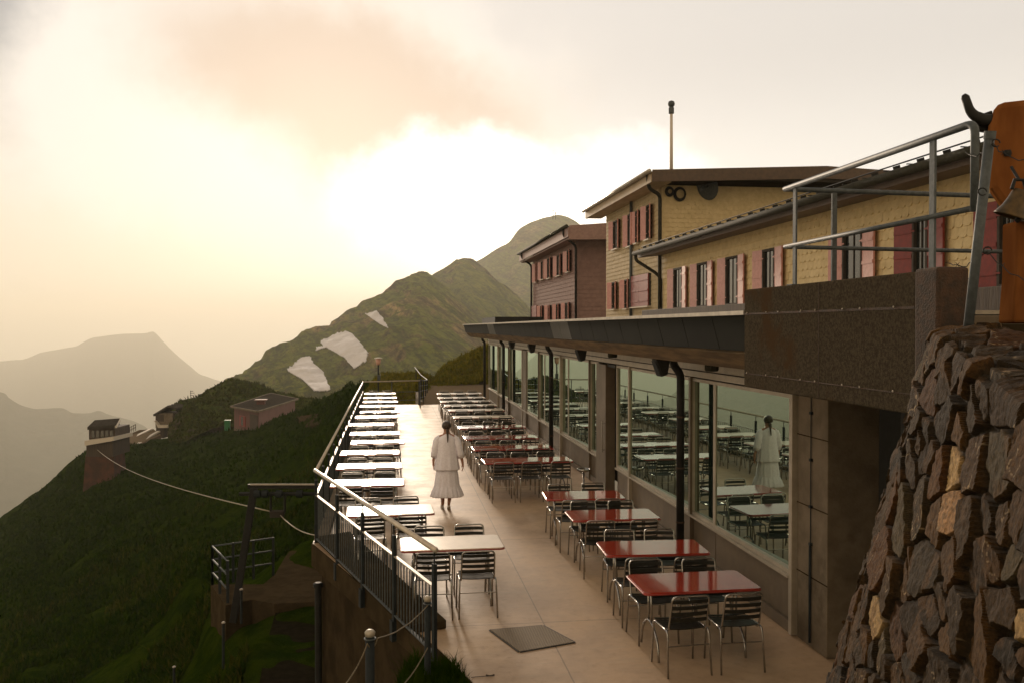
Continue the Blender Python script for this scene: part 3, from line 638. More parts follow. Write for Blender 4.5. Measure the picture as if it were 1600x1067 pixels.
for (x, y), lb in (((1112, 578), 'round dim downlight under the eave beside the beam'), ((957, 561), 'round dim downlight under the eave above the doorway')):
    p = onX(x, y, 4.1); p.z = 2.95; q = MB(); q.lathe([(.075, -.09), (.09, -.07), (.09, .03)], p, 16); o = q.build('downlight', M['copper'], origin=p); tag(o, lb, 'lamp', 'downlights under the eave')

# ================================================================== CONCRETE BEAM + UPPER DECK
bm_ = thing('concrete_beam', (3.4, 6.6, 2.87), 'massive rust streaked concrete beam running from eave to stone wall', 'concrete beam')
mb = MB(); mb.box((3.30, 5.30, 2.865), (3.48, 8.10, 3.775)); mb.build('face_slab', M['beam'], bm_, bevel=.012)
mb = MB(); mb.box((3.285, 5.05, 2.80), (3.495, 5.297, 3.79)); mb.build('end_block', M['rust_end'], bm_, bevel=.02)
mb = MB()
mb.box((3.2965, 5.31, 3.538), (3.2995, 8.09, 3.556)); mb.box((3.2965, 5.31, 2.99), (3.2995, 8.09, 2.998))
mb.box((3.2965, 6.60, 2.87), (3.2995, 6.606, 3.77)); mb.build('rust_joint', M['rust_end'], bm_)
mb = MB()
for zz in (3.55, 2.995):
    for k in range(8): yk = 5.55 + k * .34 + (.09 if k % 2 else 0); mb.lathe([(.005, 0), (.006, .006), (.002, .014)], (3.295, yk, zz), 8)
mb.build('bolt_heads', M['pale_metal'], bm_)
mb = MB(); mb.box((3.48, 5.3, 2.88), (XW + .6, 8.1, 3.0)); mb.build('underside', M['dark_concrete'], bm_)
ud = MB(); ud.prism([(3.485, 5.3), (3.485, 8.1), (9.2, 8.1), (9.2, 4.5), (3.9, 4.5), (3.5, 5.0)], 3.2, 3.44); o = ud.build('upper_deck', M['dark_concrete']); tag(o, kind='structure')
ud = MB(); ud.box((4.2, 7.6, 3.443), (9.2, 7.9, 3.53)); o = ud.build('deck_kerb', M['concrete'], bevel=.01); tag(o, kind='structure')
ud = MB(); ud.box((7.4, 8.2, 3.61), (8.2, 26, 3.93)); o = ud.build('plinth', M['dark_wood'], bevel=.01); tag(o, kind='structure')
# tubular railing on the beam
RB_ = thing('deck_railing', (3.4, 6.4, 3.775), 'grey tubular steel railing standing on the concrete beam', 'railing')
A0, A1 = Vector((3.39, 7.42, 4.62)), Vector((3.39, 4.86, 4.62)); lo = -.50
mb = MB(); mb.tube(arc([A0 + Vector((0, 0, 0)), A1, A1 + Vector((0, 0, lo - .02))], .07), .024, 10); mb.build('top_rail', M['steel'], RB_, smooth=True)
mb = MB(); mb.tube([A0 + Vector((0, .0, lo)), A1 + Vector((0, .0, lo))], .018, 8); mb.build('middle_rail', M['steel'], RB_, smooth=True)
for y_, zt in ((7.22, 4.62), (5.27, 4.62)):
    mb = MB(); mb.obox((3.39, y_, (3.775 + zt) / 2), (.008, 0, 0), (0, .027, 0), (0, 0, (zt - 3.775) / 2)); mb.obox((3.39, y_, 3.78), (.05, 0, 0), (0, .05, 0), (0, 0, .006)); mb.build('post', M['steel'], RB_)
RC = thing('deck_railing', (5, 7.4, 3.44), 'grey steel cross railing on the deck in front of the yellow wall', 'railing')
c0, c1 = A0, A0 + Vector((4.6, .12, -.03))
mb = MB(); mb.tube([c0, c1], .022, 8); mb.build('top_rail', M['steel'], RC, smooth=True)
mb = MB(); mb.tube([c0 + Vector((0, 0, lo)), c1 + Vector((0, 0, lo))], .018, 8); mb.build('middle_rail', M['steel'], RC, smooth=True)
for xk in (3.85, 5.95, 7.9):
    t = (xk - c0.x) / 4.6; mb = MB(); mb.obox((xk, c0.y + .12 * t, 4.02), (.022, 0, 0), (0, .012, 0), (0, 0, .58)); mb.build('post', M['steel'], RC)
# leaning pole and barbed wire
pt, pb = at(1547, 209, 4.9), at(1506, 536, 5.1)
PL = thing('leaning_pole', pb, 'leaning grey steel pole in front of the carved wooden figure', 'pole')
mb = MB(); mb.tube([pb - Vector((0, 0, .15)), pt], .027, 12); mb.build('tube', M['steel'], PL, smooth=True)
mb = MB(); mb.tube([pt - (pt - pb).normalized() * .03, pt + (pt - pb).normalized() * .012], .031, 12); mb.build('cap', M['steel'], PL)
for (x, y) in ((1556, 224), (1535, 300), (1543, 392)):
    mb = MB(); q = at(x, y, 4.85); mb.tube([q + Vector((.025 * math.cos(t), 0, .02 * math.sin(t))) for t in np.linspace(0, 5.5, 9)], .004, 5); mb.build('wire_hook', M['black'], PL)
def wire(pxs, lb, r=.0028, twist=.01):
    pts = []
    for i in range(len(pxs) - 1):
        a, b = at(*pxs[i]), at(*pxs[i + 1])
        for k in range(10):
            t = k / 10; pts.append(a.lerp(b, t) + Vector((0, 0, -.05 * 4 * t * (1 - t))) + Vector((random.uniform(-1, 1), 0, random.uniform(-1, 1))) * twist)
    pts.append(at(*pxs[-1])); mb = MB(); mb.tube(pts, r, 5)
    for k in range(3, len(pts) - 1, 5):
        p = pts[k]; 
        for s_ in (-1, 1): mb.tube([p + Vector((-.012 * s_, 0, -.014)), p + Vector((.012 * s_, 0, .014))], .0018, 4)
    o = mb.build('barbed_wire', M['black'], origin=pts[0]); tag(o, lb, 'barbed wire')
wire([(1509, 236, 5.2), (1549, 222, 4.87), (1620, 243, 4.6)], 'sagging strand of barbed wire at the top of the leaning pole')
wire([(1478, 410, 5.3), (1541, 392, 4.95), (1625, 440, 4.6)], 'barbed wire strand low across the yellow wall behind the leaning pole')

# ---------------- carved wooden cow figure with bell
CW = thing('wooden_cow_figure', at(1620, 505, 6.0), 'varnished orange wooden cow figure with black horn, cut off by right edge', 'sculpture')
D = 6.0
body = [(1556, 159), (1600, 154), (1680, 160), (1740, 190), (1760, 300), (1700, 345), (1610, 352), (1572, 330), (1547, 294), (1541, 250), (1544, 196)]
mb = MB(); mb.extr([at(x, y, D) for x, y in body], (RT * .14 + FW * .26)); o = mb.build('head', M['orange_wood'], CW, bevel=.05)
mb = MB(); mb.extr([at(x, y, D + .1) for x, y in [(1590, 345), (1700, 345), (1690, 505), (1583, 505), (1589, 430)]], FW * .2); mb.build('stand_board', M['orange_wood'], CW, bevel=.02)
hp_ = arc([at(1560, 190, D + .06), at(1535, 188, D + .06), at(1517, 178, D + .06), at(1508, 152, D + .06)], .09, 5)
mb = MB(); mb.tube(hp_, [.045 - .018 * abs(i / (len(hp_) - 1)) for i in range(len(hp_))], 10); mb.lathe([(.004, .022), (.02, .012), (.024, 0), (.018, -.01)], hp_[-1], 10); mb.build('horn', M['black'], CW, smooth=True)
mb = MB(); mb.extr([at(x, y, D + .08) for x, y in [(1552, 172), (1530, 180), (1523, 190), (1523, 198), (1530, 205), (1543, 207), (1552, 203)]], FW * .04); mb.build('ear', M['black'], CW, bevel=.012)
mb = MB(); q = at(1574, 240, D - .005); mb.lathe([(.022, -.02), (.026, 0), (.022, .02)], q, 12); mb.build('eye', M['black'], CW)
bp_ = at(1592, 306, 5.75)
BL = thing('cow_bell', bp_, 'dark brass bell hanging under the carved wooden cow figure', 'bell')
bd = [(a * .82, b * .82) for a, b in [(.012, .05), (.05, .045), (.062, .02), (.07, -.04), (.085, -.10), (.115, -.16), (.12, -.175), (.105, -.17), (.06, -.05)]]
mb = MB(); mb.lathe(bd, (0, 0, 0), 24)
mt = Matrix.Translation(bp_) @ Matrix.Rotation(R(18), 4, 'Y') @ Matrix.Rotation(R(12), 4, 'X'); mb.v = [tuple(mt @ Vector(v)) for v in mb.v]; mb.build('bell_body', M['brass'], BL, smooth=True)
mb = MB(); mb.tube([bp_ + Vector((-.05, 0, .04)), bp_ + Vector((-.03, 0, .1)), bp_ + Vector((.03, 0, .1)), bp_ + Vector((.05, 0, .04))], .012, 8); mb.tube([bp_ + Vector((0, 0, .1)), bp_ + Vector((.02, .1, .2))], .01, 6); mb.build('hanger', M['black'], BL)
mb = MB(); mb.tube([bp_ + Vector((0, 0, 0)), bp_ + Vector((-.03, -.03, -.15))], .008, 6); mb.lathe([(.005, .02), (.022, 0), (.005, -.02)], bp_ + Vector((-.03, -.03, -.16)), 10); mb.build('clapper', M['black'], BL)

# ================================================================== HOTEL BUILDINGS ON THE UPPER LEVEL
def shingles(parent, name, o, ux, uz, nrm, L, H, w, h, m, wave=True):
    """overlapping rounded shingles on a plane: o lower corner, ux along, uz up, nrm outwards"""
    o, ux, uz, nrm = Vector(o), Vector(ux).normalized(), Vector(uz).normalized(), Vector(nrm).normalized()
    mb = MB(); rows = int(H / h) + 1; rg = random.Random(5)
    mb.add([o - nrm * .03, o + ux * L - nrm * .03, o + ux * L + uz * H - nrm * .03, o + uz * H - nrm * .03, o, o + ux * L, o + ux * L + uz * H, o + uz * H], [(0, 1, 2, 3), (7, 6, 5, 4), (0, 4, 5, 1), (1, 5, 6, 2), (2, 6, 7, 3), (3, 7, 4, 0)])
    for r in range(rows):
        z0 = r * h; z1 = min(z0 + h * 1.15, H)
        if z1 - z0 < .02: continue
        x = -w * (.5 if r % 2 else 0)
        while x < L:
            xa, xb = max(x + .003, 0), min(x + w - .003, L)
            if xb - xa > .02:
                k = rg.uniform(-.004, .005); d0 = .020 + rg.uniform(-.003, .004); d1 = .004
                c = min(.035, (xb - xa) * .25)
                pts = [(xa, z0 + c, d0), (xa + c, z0 + k, d0), (xb - c, z0 + k, d0), (xb, z0 + c, d0), (xb, z1, d1), (xa, z1, d1)]
                vs = [o + ux * a + uz * b + nrm * d for a, b, d in pts] + [o + ux * a + uz * b for a, b, d in pts[:4]]
                mb.add(vs, [(0, 1, 2, 3, 4, 5), (0, 6, 7, 1), (1, 7, 8, 2), (2, 8, 9, 3)])
            x += w
    return mb.build(name, m, parent, fix=False)
def shutter(parent, root, c, ux, uz, nrm, w, h, m, ang=0):
    """panelled shutter: lower hinge corner c, width along ux, opened out by ang"""
    c, ux, uz, nrm = Vector(c), Vector(ux), Vector(uz), Vector(nrm)
    d = ux * math.cos(ang) + nrm * math.sin(ang); n = nrm * math.cos(ang) - ux * math.sin(ang)
    mb = MB(); mb.obox(c + d * w / 2 + uz * h / 2, d * w / 2, n * .016, uz * h / 2)
    for f in (.17, .5, .83): mb.obox(c + d * w / 2 + uz * h * f + n * .021, d * (w / 2 - .01), n * .008, uz * .028)
    for f in (.17, .83): mb.obox(c + uz * h * f + n * .031, d * .07, n * .004, uz * .012)
    return mb.build('shutter', m, parent, origin=root.matrix_local.translation)
def window(root, o, ux, uz, nrm, w, h, shut=(1, 1), closed=False, sh=None, glassm=None, sw=None, ang=.18):
    o, ux, uz, nrm = Vector(o), Vector(ux), Vector(uz), Vector(nrm); org = root.matrix_local.translation
    t = .05; fr = MB()
    fr.obox(o + ux * t / 2 + uz * h / 2 + nrm * .04, ux * t / 2, nrm * .045, uz * h / 2); fr.obox(o + ux * (w - t / 2) + uz * h / 2 + nrm * .04, ux * t / 2, nrm * .045, uz * h / 2)
    fr.obox(o + ux * w / 2 + uz * (h - t / 2) + nrm * .04, ux * (w / 2 - t), nrm * .045, uz * t / 2); fr.obox(o + ux * w / 2 + uz * t / 2 + nrm * .04, ux * (w / 2 - t), nrm * .045, uz * t / 2)
    fr.obox(o + ux * w / 2 + uz * h / 2 + nrm * .035, ux * .012, nrm * .012, uz * (h / 2 - t))
    f = fr.build('window', M['win_frame'], root)
    g = MB(); g.obox(o + ux * w / 2 + uz * h / 2 + nrm * .028, ux * (w / 2 - t), nrm * .006, uz * (h / 2 - t)); g.build('pane', glassm or M['rib_glass'], f, origin=org)
    s_ = MB(); s_.obox(o + ux * w / 2 - uz * .025 + nrm * .07, ux * (w / 2 + .05), nrm * .08, uz * .02); s_.build('sill', M['white_trim'], f, origin=org)
    sw = sw or w * .5; m = sh or M['shutter']
    if closed:
        shutter(f, root, o + nrm * .10, ux, uz, nrm, w / 2 - .004, h, m); shutter(f, root, o + ux * w + nrm * .10, -ux, uz, nrm, w / 2 - .004, h, m)
    else:
        if shut[0]: shutter(f, root, o + nrm * .06, -ux, uz, nrm, sw, h, m, ang)
        if shut[1]: shutter(f, root, o + ux * w + nrm * .06, ux, uz, nrm, sw, h, m, ang)
    return f
YV, ZV = Vector((0, 1, 0)), Vector((0, 0, 1))
def wpx(root, X, x0, x1, yt, yb, xm=None, **kw):       # window on plane X=const facing -X from pixel extents of the opening
    xm = xm or (x0 + x1) / 2
    ya = onX(x1, yt, X).y; yb_ = onX(x0, yt, X).y; zt, zb = onX(xm, yt, X).z, onX(xm, yb, X).z
    window(root, (X, yb_, zb), -YV, ZV, Vector((-1, 0, 0)), yb_ - ya, zt - zb, **kw)
# --- low yellow wing
LW = thing('yellow_wing', (8, 17, 3.6), 'low yellow shingled hotel wing with long gutter and red shutters', 'building')
X1 = 8.0
mb = MB(); mb.box((X1 + .02, 6.0, 3.6), (13.8, 26.0, 5.60)); mb.build('inner_wall', M['roof'], LW)
shingles(LW, 'wall', (X1, 6.0, 3.6), YV, ZV, (-1, 0, 0), 20.0, 2.0, .19, .155, M['yellow'])
op = [(1056, 1069, 421, 482), (1093, 1109, 413, 480), (1138, 1157, 401, 477), (1196, 1215, 388, 444), (1322, 1353, 357, 430), (1432, 1456, 335, 414), (1566, 1592, 318, 449)]
zt, zb = 5.09, 3.94
for k, (a, b, _, _) in enumerate(op):
    ya, yb_ = onX(b, 450, X1).y, onX(a, 450, X1).y
    window(LW, (X1, yb_, zb), -YV, ZV, Vector((-1, 0, 0)), yb_ - ya, zt - zb, sh=M['shutter'] if k < 5 else M['shutter_deep'], sw=.44, ang=.10)
# roof with deep eave
mb = MB(); 
def yz(mb, pr, y0, y1): mb.extr([(x, y0, z) for x, z in pr], (0, y1 - y0, 0))
yz(mb, [(7.28, 5.66), (7.28, 5.72), (11, 6.62), (14.2, 5.9), (14.2, 5.82), (11, 6.5)], 5.5, 26.15); mb.build('roof', M['roof'], LW)
mb = MB(); yz(mb, [(7.30, 5.50), (7.30, 5.655), (7.36, 5.67), (7.36, 5.50)], 5.5, 26.1); yz(mb, [(7.36, 5.50), (7.36, 5.53), (8.0, 5.60), (8.0, 5.57)], 5.5, 26.1); mb.build('eaves_board', M['brown_trim'], LW)
mb = MB(); mb.tube([(7.21, 5.4, 5.63), (7.21, 26.2, 5.63)], .07, 10); gt = mb.build('gutter', M['copper'], LW, smooth=True)
mb = MB()
for k in range(34): yk = 5.7 + k * .6; mb.obox((7.34, yk, 5.755), (.05, 0, .015), (0, .012, 0), (-.008, 0, .03)); mb.obox((7.21, yk, 5.70), (.08, 0, 0), (0, .012, 0), (0, 0, .006))
mb.tube([(7.42, 5.6, 5.83), (7.42, 26.1, 5.83)], .012, 5); mb.build('snow_guards', M['black'], LW)
mb = MB(); mb.tube(arc([(7.21, 26.0, 5.6), (7.21, 26.0, 5.42), (7.78, 25.9, 5.05), (7.93, 25.85, 4.9), (7.93, 25.85, 3.6)], .12), .05, 8); mb.build('downpipe', M['copper'], LW, smooth=True)
for yk in (11.3, 12.4):
    mb = MB(); mb.box((7.93, yk - .05, 4.02), (7.985, yk + .05, 4.2)); mb.tube([(7.9, yk, 4.1), (7.85, yk, 4.1), (7.85, yk + .14, 4.08), (7.85, yk + .14, 4.0)], .012, 6); mb.build('tap', M['steel'], LW)
# --- tall yellow building
TB = thing('yellow_hotel', (8, 29, 3.6), 'taller yellow shingled hotel block with flat roof and satellite dish', 'building')
XT = 8.0; Y0, Y1b = 26.2, 32.9
mb = MB(); mb.box((XT + .03, Y0 + .03, 3.6), (16, Y1b, 7.68)); mb.build('inner_wall', M['roof'], TB)
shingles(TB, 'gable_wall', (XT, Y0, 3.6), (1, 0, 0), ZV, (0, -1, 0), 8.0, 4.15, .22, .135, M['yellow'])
shingles(TB, 'side_wall', (XT, Y0, 3.6), YV, ZV, (-1, 0, 0), 6.7, 4.05, .20, .14, M['yellow_shaded'])
mb = MB(); mb.box((XT - .035, Y0 - .035, 3.6), (XT + .05, Y0 + .05, 7.7)); mb.build('corner_board', M['tan_trim'], TB)
rf = [(7.42, 7.93), (12.7, 8.16), (16.2, 8.0), (16.2, 7.62), (12.7, 7.76), (8.05, 7.66), (7.42, 7.58)]
mb = MB(); yz(mb, [(7.50, 7.64), (7.50, 7.92), (12.7, 8.15), (16.1, 7.99), (16.1, 7.7), (8.02, 7.70)], 25.05, 33.8); mb.build('roof', M['roof'], TB)
mb = MB(); yz(mb, [(7.42, 7.60), (7.42, 7.94), (12.7, 8.17), (16.2, 8.02), (16.2, 7.72), (12.7, 7.80), (8.0, 7.62)], 24.98, 25.04); mb.build('gable_board', M['brown_trim'], TB)
mb = MB(); mb.box((7.40, 25.05, 7.60), (7.49, 33.9, 7.90)); mb.box((7.49, 25.05, 7.60), (8.0, 33.8, 7.635)); mb.build('eaves_board', M['tan_trim'], TB)
mb = MB(); mb.tube([(7.33, 25.0, 7.90), (7.33, 33.95, 7.90)], .065, 8); mb.build('gutter', M['rim'], TB, smooth=True)
for a, b, t, bt in ((961, 969, 345, 389), (984, 990, 335, 385), (996, 1000, 330, 380), (1013, 1019, 321, 374)):
    wpx(TB, XT, a, b, t, bt, sw=.30, ang=.35, glassm=M['rib_glass'])
for a, b, t, bt in ((959, 965, 441, 483), (979, 984, 437, 482)): wpx(TB, XT, a, b, t, bt, sw=.32, ang=.35)
wpx(TB, XT, 990, 1018, 430, 479, closed=True, sh=M['shutter_deep'])
for xp in (986, 1031):
    yk = onX(xp, 400, XT - .1).y; mb = MB()
    if xp == 1031: mb.tube(arc([(7.40, yk - .4, 7.86), (7.5, yk - .2, 7.5), (7.9, yk, 7.35), (7.9, yk, 3.6)], .15), .055, 8)
    else: mb.tube([(7.9, yk, 7.6), (7.9, yk, 3.6)], .055, 8)
    mb.build('downpipe', M['copper'] if xp == 1031 else M['steel'], TB, smooth=True)
dp = onY(1105, 292, 25.7); mb = MB()
pr = [(.02, .06), (.16, .045), (.30, 0.0), (.31, .005), (.16, .06), (.02, .075)]
dm = MB(); dm.lathe(pr, (0, 0, 0), 20); mt = Matrix.Translation(dp) @ Matrix.Rotation(R(70), 4, 'Y') @ Matrix.Rotation(R(-25), 4, 'X') @ Matrix.Scale(1.35, 4)
dm.v = [tuple(mt @ Vector(v)) for v in dm.v]
SD = thing('satellite_dish', dp, 'grey satellite dish on the yellow gable under the roof', 'satellite dish')
dm.build('dish', M['steel'], SD, smooth=True)
mb = MB(); mb.tube([dp, dp + Vector((-.25, -.2, -.12))], .015, 6); mb.lathe([(.04, -.04), (.045, .04)], dp + Vector((-.27, -.2, -.14)), 8); mb.build('arm', M['steel'], SD)
mb = MB(); mb.tube([dp, (dp.x, 26.18, dp.z + .05)], .03, 6); mb.build('bracket', M['black'], SD)
for (x, y, r_), lb in (((1046, 300, .13), 'smaller hose coil on the yellow gable, beside the corner'), ((1062, 304, .19), 'larger hose coil on the yellow gable, near the satellite dish')):
    p = onY(x, y, 26.12); mb = MB()
    for k in range(4): mb.tube([p + Vector((math.cos(t) * (r_ - k * .018), -.02 * k, math.sin(t) * (r_ - k * .018) * 1.1)) for t in np.linspace(0, 2 * math.pi, 20, endpoint=False)], .014, 6, closed=True)
    o = mb.build('hose_coil', M['black'], origin=p); tag(o, lb, 'hose coil', 'hose coils on the gable')
# flagpole with pale ball
fp = onY(1049, 272, 28.0); tp = onY(1049, 168, 28.0)
FPo = thing('pole', (fp.x, 28, 7.9), 'thin pale mast with round head rising behind the hotel roof', 'mast')
mb = MB(); mb.tube([(fp.x, 28, 7.9), (tp.x, 28, tp.z - .05)], [.06, .045], 10); mb.build('shaft', M['white_trim'], FPo, smooth=True)
mb = MB(); mb.lathe([(.05, -.22), (.09, -.2), (.09, -.02), (.06, 0)], tp, 10); mb.build('collar', M['steel'], FPo)
mb = MB(); mb.lathe([(.03, -.12), (.10, -.06), (.115, .0), (.09, .08), (.02, .11)], tp + Vector((0, 0, .1)), 12); mb.build('head', M['steel'], FPo, smooth=True)
# --- mauve building
PB = thing('mauve_house', (8.6, 47, 3.6), 'mauve shingled house with brown eaves standing behind the yellow hotel', 'building')
XP = 8.6; yA, yB = onX(901, 400, XP).y, onX(833, 400, XP).y
mb = MB(); mb.box((XP + .03, yA + .03, 3.6), (15.5, yB, 8.0)); mb.build('inner_wall', M['roof'], PB)
shingles(PB, 'gable_wall', (XP, yA, 3.6), (1, 0, 0), ZV, (0, -1, 0), 6.9, 4.35, .3, .2, M['purple'])
shingles(PB, 'side_wall', (XP, yA, 3.6), YV, ZV, (-1, 0, 0), yB - yA, 4.35, .3, .2, M['purple'])
ez = onX(890, 353, 8.0).z; ey = onX(890, 353, 8.0).y
mb = MB(); yz(mb, [(8.0, ez - .05), (8.0, ez), (12.5, ez + .35), (15.8, ez + .1), (15.8, ez - .3), (8.6, 7.95)], ey + .06, yB + 1.2); mb.build('roof', M['roof'], PB)
mb = MB(); yz(mb, [(7.98, ez - .62), (7.98, ez + .01), (12.5, ez + .37), (15.8, ez + .12), (15.8, ez - .45), (8.6, ez - .62)], ey, ey + .055); mb.build('gable_board', M['purple_trim'], PB)
mb = MB(); mb.box((7.92, ey, ez - .5), (7.99, yB + 1.3, ez - .08)); mb.box((8.0, ey + .06, ez - .58), (8.6, yB + 1.2, ez - .52)); mb.build('eaves_board', M['purple_trim'], PB)
mb = MB(); mb.tube([(7.86, ey, ez - .02), (7.86, yB + 1.4, ez - .02)], .08, 8); mb.build('gutter', M['copper'], PB, smooth=True)
for yk, m_ in ((ey + .9, 0), (yB - .05, 1)):
    mb = MB(); mb.tube(arc([(7.86, yk, ez - .05), (7.9, yk, ez - .4), (8.5, yk + .1, ez - .8), (8.5, yk + .1, 3.6)], .2), .06, 8); mb.build('downpipe', M['black'], PB, smooth=True)
for a, b, t, bt in ((838, 840.5, 412, 441), (847, 852, 409, 437), (857, 862, 404, 435), (872, 878, 399, 431), (888, 892, 392, 425)): wpx(PB, XP, a, b, t, bt, sw=.42, ang=.3)
for a, b, t, bt in ((846, 849, 478, 500), (858, 861, 477, 500), (871, 875, 475, 500), (885, 891, 473, 500)): wpx(PB, XP, a, b, t, bt, sw=.42, ang=.3)
wpx(PB, XP, 833.5, 841, 478, 500, closed=True, sh=M['shutter_deep'])

# ================================================================== TABLES AND CHAIRS
def make_table(width, name='terrace_table', top='red_top'):
    t = thing(name, (0, 0, 0), 'x', 'table'); D2 = .35; W2 = width / 2; c = .055
    out = []
    for cx, cy, a0 in ((W2 - c, D2 - c, 0), (-W2 + c, D2 - c, 90), (-W2 + c, -D2 + c, 180), (W2 - c, -D2 + c, 270)):
        for k in range(6): a = R(a0 + 18 * k); out.append((cx + c * math.cos(a), cy + c * math.sin(a)))
    mb = MB(); mb.prism(out, .718, .742); mb.build('tabletop', M[top], t, bevel=.004)
    mb = MB(); mb.tube([(x * 1.002, y * 1.003, .722) for x, y in out], .0095, 6, closed=True); mb.build('edge_rim', M['red_edge'], t, smooth=True)
    for s in (-1, 1):
        x = s * (W2 - .16); mb = MB()
        mb.tube(arc([(x, -.31, .012), (x, -.27, .20), (x, -.10, .34), (x, .10, .34), (x, .27, .20), (x, .31, .012)], .14), .0135, 8)
        for y in (-.05, .05): mb.tube([(x, y, .335), (x, y, .705)], .0135, 8)
        mb.bar((x, -.28, .708), (x, .28, .708), .03, .018)
        mb.build('leg', M['chrome'], t, smooth=True)
    mb = MB(); mb.bar((-W2 + .16, 0, .60), (W2 - .16, 0, .60), .02, .035); mb.build('stretcher', M['dark_steel'], t)
    return t
def make_chair():
    t = thing('slatted_chair', (0, 0, 0), 'x', 'chair')
    r = .0105; wx = .215
    for sx in (-1, 1):
        x = sx * wx
        mb = MB(); mb.tube(arc([(x * .98, .02, .443), (x, .185, .443), (x * 1.04, .215, .0)], .05), r, 7); mb.build('leg', M['chrome'], t, smooth=True)
        mb = MB(); mb.tube(arc([(x * .98, .02, .443), (x, -.195, .443), (x * 1.06, -.245, .0)], .05), r, 7); mb.build('leg', M['chrome'], t, smooth=True)
    mb = MB(); x = .195
    mb.tube(arc([(-x, -.02, .43), (-x, -.165, .43), (-x, -.20, .55), (-x * .98, -.262, .80), (x * .98, -.262, .80), (x, -.20, .55), (x, -.165, .43), (x, -.02, .43)], .055, 5), r, 7); mb.build('back_frame', M['chrome'], t, smooth=True)
    mb = MB()
    for z in (.535, .60, .665, .73):
        y0 = -.197 - (z - .535) * .24; N = 5
        for k in range(N):
            a, b = -x + 2 * x * k / N, -x + 2 * x * (k + 1) / N
            f = lambda q: y0 - .022 * (1 - (q / x) ** 2)
            mb.extr([(a, f(a), z), (b, f(b), z), (b, f(b) - .009, z + .040), (a, f(a) - .009, z + .040)], (0, -.007, 0))
    mb.build('backrest', M['slat'], t)
    mb = MB()
    for k in range(8):
        y = -.165 + k * .048; z = .452 - .014 * math.sin(math.pi * k / 7); N = 4
        for j in range(N):
            a, b = -.2 + .4 * j / N, -.2 + .4 * (j + 1) / N
            za, zb = z - .010 * (1 - (a / .2) ** 2), z - .010 * (1 - (b / .2) ** 2)
            mb.extr([(a, y, za), (b, y, zb), (b, y + .036, zb), (a, y + .036, za)], (0, 0, .008))
    mb.build('seat', M['slat'], t)
    mb = MB(); mb.tube([(-.21, -.215, .30), (.21, -.215, .30)], .007, 6); mb.build('stretcher', M['chrome'], t)
    return t
def dup(src, loc, rz, label, group):
    r = src.copy(); col.objects.link(r); r.location = loc; r.rotation_euler = (0, 0, rz); r['label'] = label; r['group'] = group
    for ch in src.children: c = ch.copy(); col.objects.link(c); c.parent = r
    return r
used = set()
def place(src, loc, rz, label, group):
    if src.name not in used:
        used.add(src.name); src.location = loc; src.rotation_euler = (0, 0, rz); src['label'] = label; src['group'] = group; return src
    return dup(src, loc, rz, label, group)
tab125, tab180, tabpale, chair0 = make_table(1.25), make_table(1.80), make_table(1.25, top='cream_sheen_top'), make_chair()
tabsheen = make_table(1.80, top='cream_sheen_top')  # red long table with sky reflection painted as a pale top
ORD = ['first', 'second', 'third', 'fourth', 'fifth', 'sixth', 'seventh', 'eighth', 'ninth', 'tenth', 'eleventh', 'twelfth', 'thirteenth', 'fourteenth']
TZ = .742; rg = random.Random(11)
def set_table(cx, cy, rz, n, kind, desc, tdesc, gT, gC):
    place({1: tab125, 2: tab180, 3: tabpale, 4: tabsheen}[kind], (cx, cy, 0), rz, tdesc, gT)
    c, s = math.cos(rz), math.sin(rz)
    xs = (-.28, .28) if n == 2 else (-.56, 0, .56)
    nm = ('left', 'right') if n == 2 else ('left', 'middle', 'right')
    for side in (-1, 1):
        for x, w in zip(xs, nm):
            lx = x + rg.uniform(-.03, .03); ly = side * (.42 + rg.uniform(-.03, .06)); a = rz + (0 if side < 0 else math.pi) + rg.uniform(-.07, .07)
            sd = 'near' if side < 0 else 'far'
            place(chair0, (cx + lx * c - ly * s, cy + lx * s + ly * c, 0), a, f'slatted chair, {w} seat on the {sd} side of {desc}', gC)
# four red tables nearest the camera beside the glass
near = [((980.6, 896.8), (1147.4, 889.9)), ((930, 845.2), (1085.5, 841.7)), ((879, 797), (1015, 793.5)), ((848, 767), (963.4, 765.4))]
for i, (a, b) in enumerate(near):
    A, B = onZ(*a, TZ), onZ(*b, TZ); d = (B - A); rz = math.atan2(d.y, d.x); d.normalize(); m = (A + B) / 2 + Vector((d.y, -d.x, 0)) * .35
    set_table(m.x, m.y, rz, 2, 1, f'{ORD[i]} red table by the glass', ['glossy red table by the glass, nearest the camera', 'glossy red table by the glass, second from the camera', 'glossy red table by the glass, third from the camera', 'glossy red table by the glass, fourth and farthest of its row'][i], 'red tables beside the glass front', 'chairs at the red tables by the glass')
LT = [((629.8, 839.1), (772.2, 834.2)), ((546.3, 790.8), (670, 786.8)), ((522, 747.7), (630, 747.7))]
for (xl, xr, yc) in [(528.3, 627.5, 725), (533.4, 624.5, 705), (550.3, 632, 689), (549.8, 623.2, 676), (544.8, 616.9, 662.5), (554.9, 620.7, 651), (561, 625.7, 643.5), (561, 620.7, 634.6), (567.5, 622, 628), (568.8, 619.4, 622), (570, 618, 615.5)]:
    LT.append(((xl, yc - 2.2), (xr, yc - 2.2)))
for i, (a, b) in enumerate(LT):
    A, B = onZ(*a, TZ), onZ(*b, TZ); d = (B - A); rz = math.atan2(d.y, d.x) if i < 2 else rg.uniform(-.02, .035)
    d = Vector((math.cos(rz), math.sin(rz), 0)); m = (A + B) / 2 + Vector((d.y, -d.x, 0)) * .35
    o_ = 'farthest' if i == 13 else ORD[i]
    set_table(m.x, max(m.y, 0), rz, 2, 3, f'{ORD[i]} table along the railing', f'pale gleaming red rimmed table, {ORD[i]} from the camera in the row along the railing', 'tables in the row along the railing', 'chairs at the tables along the railing')
